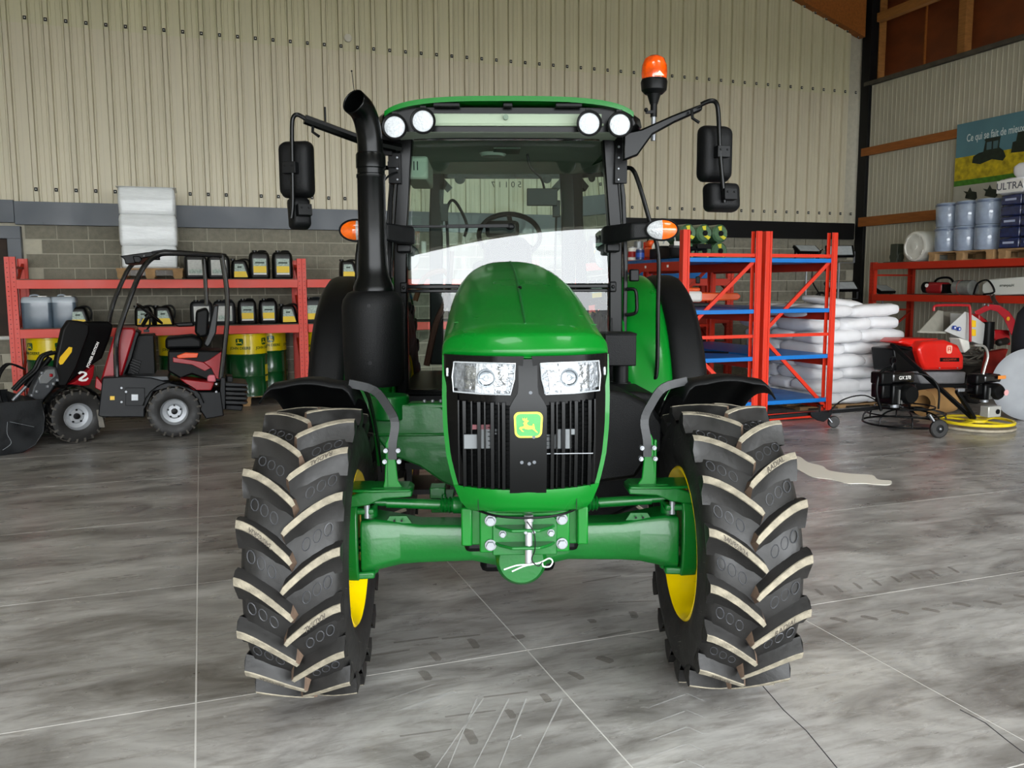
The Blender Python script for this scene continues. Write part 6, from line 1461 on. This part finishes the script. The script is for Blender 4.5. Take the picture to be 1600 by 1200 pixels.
# red-hooded machine
o = T('floor_saw', 'floor saw with bright red hood, right of the white sacks', 'machine', (9.0, 8.75, 0))
HR = mat('hood_bright_red', 'd01a10', .3, coat=.4, var=.04)
Pf = [(1403, 536), (1412, 529), (1478, 528), (1498, 537), (1507, 556), (1507, 578), (1447, 579), (1440, 566), (1430, 540)]
m = MB(); side(m, [(1434, 545), (1444, 534), (1478, 531), (1498, 539), (1507, 556), (1507, 578), (1447, 579), (1440, 566)], 8.45, .5); RBk(m, 'hood', HR, bevel=.04, seg=3)
m = MB(); side(m, [(1403, 536), (1412, 529), (1470, 529), (1452, 540), (1444, 560), (1436, 560), (1428, 541)], 8.60, .36); RBk(m, 'hood_rear', HR, bevel=.03, seg=2)
m = MB(); side(m, [(1469, 559), (1499, 559), (1499, 565), (1469, 565)], 8.445, .01); vs, fs = textgeo('HUSQVARNA', .038, 0); c = at(1484, 562, 8.44); m.add([V(c.x+v.x, c.y, c.z+v.y) for v in vs], fs, 1); RBk(m, 'name_plate', [BP, mat('plate_red_text', 'b8402a', .5)], smooth=0, fix=False)
m = MB(); c = at(1483, 546, 8.445); m.prism(rrect(.095, .11, .03, 4, taper=.2), c, (1, 0, 0), (0, 0, 1), .004); 
for dx in (-.022, .022): m.box(c+V(dx, -.004, 0), (.010, .004, .05), mi=1)
m.box(c+V(0, -.004, 0), (.05, .004, .008), mi=1); m.box(c+V(0, -.004, .026), (.05, .004, .006), mi=1); RBk(m, 'hood_emblem', [mat('emblem_pale', 'f0b09a', .4), HR], smooth=0)
for a, b in ((1468, 575), (1496, 575)): m = MB().ball(at(a, b, 8.44), .01); RBk(m, 'bolt', STEEL)
m = MB(); side(m, [(1396, 545), (1426, 541), (1440, 570), (1447, 580), (1400, 582)], 8.55, .4); RBk(m, 'belt_cover', BK, bevel=.02)
m = MB(); side(m, [(1432, 581), (1510, 581), (1508, 600), (1440, 600)], 8.5, .5); RBk(m, 'water_tank', mat('tank_grey', '77777a', .5, var=.15), bevel=.02)
m = MB(); side(m, [(1430, 600), (1512, 600), (1512, 618), (1430, 618)], 8.5, .5); RBk(m, 'saw_frame', DGR, bevel=.01)
m = MB(); side(m, [(1500, 528), (1515, 532), (1517, 545), (1508, 552)], 8.6, .2); RBk(m, 'filter_housing', WP, bevel=.02)
for xx in (8.75, 9.4):
    m = MB().lathe([(.001, -.03), (.10, -.03), (.11, -.02), (.11, .02), (.10, .03), (.001, .03)], (xx, 8.62, .11), (0, 1, 0), 24); RBk(m, 'wheel', BP); m = MB().bar((xx, 8.62, .12), (xx, 8.62, .35), .04, .04); RBk(m, 'wheel_leg', DGR)
# cardboard roll lying
o = T('cardboard_roll', 'brown cardboard roll lying on the floor under the red-hooded saw', 'roll', (0, 0, 0)); c0 = atz(1473, 649); o.location = (c0.x, c0.y+.12, 0)
m = MB().lathe([(.10, -.30), (.17, -.30), (.17, .30), (.10, .30)], (0, 0, .17), (1, .25, 0), 32, closed=True).build('roll_body', mat('cardboard', 'a8814f', .85, var=.12, scale=4), o)
# coat-like dark cover at the frame edge
o = T('dark_cover', 'dark navy cloth cover hanging at the right edge of the picture', 'cover', (10.06, 8.1, .50))
MB().rings([[V(.14*k*math.cos(2*PI*j/16), .22*k*math.sin(2*PI*j/16), z) for j in range(16)] for z, k in ((0, .7), (.1, 1), (.5, 1.05), (.8, .8), (.92, .35))]).build('cover_cloth', mat('navy_cloth', '14161f', .85, bump=.4, bscale=8), o, smooth=60)
MB().bar((0, 0, -.55), (0, 0, .05), .05, .05).box((0, 0, -.54), (.4, .4, .02)).build('stand', BP, o)
# big grey disc
c0 = atz(1606, 657)
o = T('steel_disc', 'large round pale grey steel disc standing at the right edge', 'disc', (c0.x, c0.y, 0), R_(-30))
MB().lathe([(.001, -.04), (.30, -.04), (.42, -.02), (.45, .0), (.42, .02), (.30, .03), (.001, .03)], (0, 0, .45), (0, 1, 0), 64).build('disc_plate', mat('disc_grey', '8f9296', .55, metal=0, var=.06), o)
MB().bar((0, .03, .45), (0, .35, .01), .05, .05).build('prop', DGR, o)
# power trowels
def engine(par, c, s=1.0, deco=BK):
    c = V(c)
    MB().box(c+V(0, 0, .14)*s, V(.26, .24, .20)*s).box(c+V(-.16, 0, .17)*s, V(.12, .16, .14)*s).build('engine', BK, par, bevel=.02, seg=2)
    MB().box(c+V(.02, 0, .30)*s, V(.28, .20, .10)*s).build('fuel_tank', mat('gloss_black_tank', '0b0b0c', .2, coat=.5), par, bevel=.025, seg=3)
    MB().box(c+V(-.18, -.02, .30)*s, V(.14, .16, .12)*s).build('air_filter', BP, par, bevel=.02)
    MB().lathe([(.02*s, -.03*s), (.08*s, -.03*s), (.10*s, 0), (.10*s, .03*s)], c+V(.05, -.15, .14)*s, (0, 1, 0), 24).build('recoil_starter', BP, par)
    f = MB()
    for k in range(6): f.box(c+V(-.06+.03*k, -.125, .12)*s, V(.012, .02, .14)*s)
    f.build('cooling_fins', mat('alloy', '9a9a98', .35, metal=.7), par, kind='stuff')
    MB().cyl(c+V(0, 0, .0)*s, c+V(0, 0, .06)*s, .05*s, n=14).build('gearbox', STEEL, par)
c1 = atz(1412, 666); 
o = T('power_trowel', 'black power trowel with round ring guard, handle lying towards the racks', 'trowel', (c1.x, c1.y, 0))
R1 = .46
MB().tube([V(R1*math.cos(2*PI*k/40), R1*math.sin(2*PI*k/40), .05) for k in range(40)], .012, 8, closed=True).build('guard_ring', BK, o)
MB().tube([V(R1*.97*math.cos(2*PI*k/40), R1*.97*math.sin(2*PI*k/40), .17) for k in range(40)], .009, 8, closed=True).build('guard_ring', BK, o)
MB().tube([V(R1*.72*math.cos(2*PI*k/40), R1*.72*math.sin(2*PI*k/40), .24) for k in range(40)], .009, 8, closed=True).build('guard_ring', BK, o)
for k in range(8):
    a = 2*PI*k/8+.2; MB().tube(smoothpts([V(R1*math.cos(a), R1*math.sin(a), .05), V(R1*.97*math.cos(a), R1*.97*math.sin(a), .14), V(R1*.72*math.cos(a), R1*.72*math.sin(a), .20), V(.10*math.cos(a), .10*math.sin(a), .22)], 3), .010, 6).build('guard_spoke', BK, o)
for k in range(4):
    a = PI/2*k+.5; MB().box(V(.24*math.cos(a), .24*math.sin(a), .03), (.30, .14, .006), rot=Matrix.Rotation(a, 3, 'Z') @ Matrix.Rotation(.12, 3, 'X')).build('trowel_blade', mat('blade_steel', '55575a', .4, metal=.6, var=.2), o)
engine(o, (-.17, 0, .24), 1.2)
vs, fs = textgeo('GX 270', .055, 0, .001); MB().add([V(v.x-.14, -.125, v.y+.60) for v in vs], fs).build('engine_lettering', LWH, o, smooth=0, fix=False)
MB().tube(smoothpts([V(-.40, -.05, .22), V(-.48, -.05, .45), V(-.44, -.05, .66), V(-.28, -.05, .72)], 5), .018, 8).lathe([(.03, -.01), (.048, -.01), (.048, .01), (.03, .01)], V(-.25, -.05, .80), (0, 1, 0), 20, closed=True).cyl((-.28, -.05, .70), (-.26, -.05, .77), .012, n=8).build('lifting_hook', BK, o)
ha = atz(1200, 652, .18)-V(c1.x, c1.y, 0)
MB().bar((-.1, 0, .25), ha, .05, .04).bar(ha+V(.0, .0, 0), ha+V(-.5, .15, .03), .035, .03).build('handle_shaft', BK, o, bevel=.006)
hb_ = (V(-.1, 0, .25)*.38+ha*.62)
MB().prism([(-.16, .02), (.16, .02), (.12, -.05), (.03, -.10), (-.05, -.08), (-.14, -.03)], hb_+V(0, -.03, 0), (1, 0, 0), (0, 0, 1), .03).build('pivot_plate', DGR, o, bevel=.006)
MB().cyl(hb_+V(0, -.02, .02), hb_+V(0, -.02, .09), .01, n=8).bar(hb_+V(-.04, -.02, .09), hb_+V(.04, -.02, .09), .02, .012).build('clamp_handle', BP, o)
cw_ = atz(1302, 668)-V(c1.x, c1.y, 0)
MB().lathe([(.012, -.02), (.062, -.02), (.07, -.012), (.07, .012), (.062, .02), (.012, .02)], cw_+V(0, 0, .07), (.3, 1, 0), 24).build('caster_wheel', RUB, o)
MB().bar(cw_+V(-.05, -.03, .07), cw_+V(-.15, .0, .2), .02, .012).bar(cw_+V(-.2, .0, .2), cw_+V(.1, .02, .16), .03, .02).build('caster_fork', STEEL, o)
wk = atz(1466, 684)-V(c1.x, c1.y, 0)
MB().lathe([(.045, -.025), (.09, -.025), (.102, -.016), (.102, .016), (.09, .025), (.045, .025)], wk+V(0, 0, .102), (.25, 1, 0), 30, closed=True).build('transport_wheel', RUB, o)
MB().lathe([(.001, -.02), (.05, -.018), (.05, .018), (.001, .02)], wk+V(0, 0, .102), (.25, 1, 0), 20).ball(wk+V(-.005, -.025, .102), .018, 1).build('wheel_hub', [BP, STEEL], o)
MB().bar(wk+V(0, .02, .12), wk+V(-.10, .05, .26), .05, .02).build('wheel_bracket', STEEL, o, bevel=.004)
MB().tube(smoothpts([V(.42, -.1, .2), V(.40, -.1, .45), V(.30, 0, .60), V(-.05, .1, .62), V(-.12, .1, .5)], 5), .012, 8).tube(smoothpts([V(-.35, 0, .28), V(-.6, .0, .40), V(-.9, .02, .36), V(-1.1, .02, .22)], 5), .008, 6).build('cables', BP, o, kind='stuff')
MB().tube(smoothpts([V(.12, -.40, .02), V(.16, -.42, .12), V(.2, -.4, .05), V(.14, -.42, .03), V(.1, -.42, .14)], 5), .006, 6).build('wire_clip', STEEL, o)
# second trowel with yellow disc
c2 = atz(1525, 668)
o = T('disc_trowel', 'power trowel standing on a flat yellow-rimmed disc, by the grey steel disc', 'trowel', (c2.x, c2.y, 0))
MB().lathe([(.001, .0), (.40, .0), (.415, .01), (.415, .035), (.001, .03)], n=48).build('float_pan', mat('dusty_pan', '9a917e', .7, var=.2, scale=12), o)
m = MB().lathe([(.37, .07), (.405, .065), (.41, .085), (.40, .10), (.37, .095)], n=48, closed=True)
for k in range(4): a = PI/2*k+.3; m.bar((0, 0, .085), (.39*math.cos(a), .39*math.sin(a), .08), .07, .02)
m.lathe([(.03, .07), (.12, .07), (.12, .10), (.03, .11)], n=24, closed=True); m.build('yellow_ring', mat('ring_yellow', 'd9c01a', .45, var=.1), o, bevel=.003)
engine(o, (.10, 0, .30), .95)
MB().box((.12, -.08, .20), (.20, .12, .13)).build('gear_case', mat('grey_alloy_case', 'b4b4ae', .4, metal=.3), o, bevel=.01)
MB().cyl((.16, -.142, .20), (.16, -.15, .20), .03, n=16).build('gear_cap', BP, o)
MB().cyl((.20, -.205, .43), (.20, -.21, .43), .035, n=16).build('starter_badge', mat('badge_pink', 'd8a0a0', .5), o)
MB().box((.22, -.12, .60), (.12, .006, .04)).build('orange_label', mat('label_orange', 'd8863a', .5), o, smooth=0)
h1 = at(1395, 540, 8.35)-V(c2.x, c2.y, 0)
MB().bar((-.03, -.02, .08), h1, .05, .05).build('handle_shaft', BK, o, bevel=.006)
MB().tube([h1+V(-.03, 0, .015), h1+V(.30, .02, -.06)], .016, 8).tube([h1+V(.30, .02, -.06), h1+V(.38, .3, -.06)], .016, 8).build('handle_grip', BP, o)
MB().bar((-.06, -.02, .12), (-.32, .0, .44), .05, .04).bar((-.34, 0, .44), (-.1, 0, .46), .04, .04).build('handle_brace', BK, o, bevel=.006)
MB().box((-.28, 0, .46), (.10, .05, .04)).build('pivot_block', STEEL, o, bevel=.006)
MB().tube(smoothpts([V(-.03, -.05, .5), V(.02, -.05, .7), V(.06, -.05, .85), V(.0, -.05, .96), V(-.16, -.05, .98)], 5), .014, 8).build('lift_bar', mat('bare_tube', 'a7a6a0', .35, metal=.5), o)
# long low ramp plates lying right of the tractor (front of the racks)
o = T('red_guard_rail', 'low red steel rail on the floor at the foot of the racks', 'rail', (7.0, 8.74, 0))
MB().box((0, 0, .04), (.95, .03, .05)).box((-.42, 0, .01), (.05, .10, .02)).box((.42, 0, .01), (.05, .10, .02)).build('rail', RK2, o, bevel=.004)
# ================================================================ marks on the floor
o = thing('paint_spill', 'pale cream paint spill on the floor right of the tractor tyre', 'spill', (atz(1310, 740)))
P = [(1225, 713), (1248, 713), (1262, 722), (1285, 728), (1296, 735), (1330, 740), (1362, 742), (1372, 749), (1392, 751), (1390, 757), (1372, 757), (1350, 755), (1325, 755), (1300, 749), (1270, 745), (1255, 738), (1240, 730), (1225, 727)]
Pw = smoothpts([atz(a, b, .003)-o.location for a, b in P], 4, closed=True)
m = MB(); n = len(Pw); m.add(Pw+[p-V(0, 0, .003) for p in Pw], [tuple(range(n))]+[(j, n+j, n+(j+1) % n, (j+1) % n) for j in range(n)]); m.build('paint', mat('cream_paint', 'e6e1d4', .6), o, smooth=0, fix=False)
mk = MB(); random.seed(5)
def tread(px, py, wpx, hpx, ang):
    c = atz(px, py, .0012); c2_ = atz(px+wpx, py, .0012); k = (c2_-c).length/wpx
    w = wpx*k/2; h = hpx*k*1.6/2; ca, sa = math.cos(ang), math.sin(ang); pts = []
    for x, y in ((-w, -h), (w*.3, -h*1.1), (w, -h*.7), (w*1.05, h*.6), (w*.2, h), (-w, h*.9)):
        pts.append(V(c.x+x*ca-y*sa, c.y+x*sa+y*ca, .0012+random.random()*.0006))
    mk.add(pts, [tuple(range(6))])
for a in ((665, 1055, 14, 22, .1), (680, 1025, 12, 22, .1), (740, 1005, 12, 24, 0), (810, 995, 20, 10, .2), (925, 970, 12, 10, 0), (990, 960, 12, 18, -.3), (945, 1030, 16, 18, .5), (900, 1055, 12, 20, .3), (853, 1090, 12, 18, 0), (798, 1115, 12, 18, 0), (735, 1150, 16, 30, 0), (660, 1180, 22, 14, .4),
          (650, 1000, 70, 4, -.05), (720, 995, 60, 4, -.1), (610, 1020, 60, 4, 0), (790, 1085, 70, 3, -.1), (735, 1115, 80, 3, -.1), (665, 1145, 80, 3, -.1), (960, 990, 60, 4, .1), (1040, 915, 30, 5, -.3), (995, 940, 60, 3, -.25), (940, 905, 70, 3, .1)):
    tread(*a)
for k in range(7): tread(1310+48*k, 968+ (k % 2)*3-6*k, 12, 16, .6)
for k in range(9): tread(1250+30*k, 930-5*k, 6, 18, -.3)
mk.build('tyre_marks', mat('dirt_print', '6e665e', .6, alpha=.35, var=.3, scale=20), fl, kind='stuff', smooth=0, fix=False)
sk = MB()
def streak(x0, y0, x1, y1, w):
    a, b = atz(x0, y0, .0016), atz(x1, y1, .0016); d = (b-a).normalized(); n = V(-d.y, d.x, 0)*w/2
    sk.add([a-n, b-n*.3, b+n*.3, a+n], [(0, 1, 2, 3)])
random.seed(8)
for k in range(26):
    x = random.uniform(1215, 1330); y = random.uniform(684, 698); streak(x, y, x+random.uniform(15, 45), y+random.uniform(-1, 3), .012)
for k in range(30):
    x = random.uniform(1440, 1600); y = random.uniform(715, 765); streak(x, y, x+random.uniform(15, 40), y+random.uniform(-2, 4), .012)
sk.build('scuff_streaks', mat('scuff_black', '232020', .5, alpha=.7), fl, kind='stuff', smooth=0, fix=False)
wt_ = MB()
def wst(x0, y0, x1, y1, w):
    a, b = atz(x0, y0, .0018), atz(x1, y1, .0018); d = (b-a).normalized(); n = V(-d.y, d.x, 0)*w/2; wt_.add([a-n*.4, b-n, b+n, a+n*.6], [(0, 1, 2, 3)])
wst(628, 1109, 712, 1080, .028); wst(790, 1160, 815, 1148, .008); wst(600, 1095, 680, 1068, .006)
for k in range(5): wst(1015+10*k*0, 1105+26*k, 1070, 1085+26*k, .008); wst(1072, 1083+26*k, 1100, 1095+26*k, .008)
for x0, x1 in ((720, 735), (760, 785), (800, 812), (845, 868), (700, 745)): wst(x0-20, 1200, x1+10, 1092, .008)
wt_.build('chalky_scrapes', mat('chalk_grey', 'bfbebb', .7, alpha=.6), fl, kind='stuff', smooth=0, fix=False)
ck = MB().tube([atz(a, b, .0) for a, b in ((1192, 1072), (1225, 1110), (1260, 1142), (1285, 1172), (1308, 1200))], .0025, 4).tube([atz(a, b, .0) for a, b in ((1500, 1109), (1540, 1130), (1575, 1158), (1600, 1177))], .0025, 4)
ck.build('crack', mat('crack_dark', '39363a', .9), fl, smooth=0)
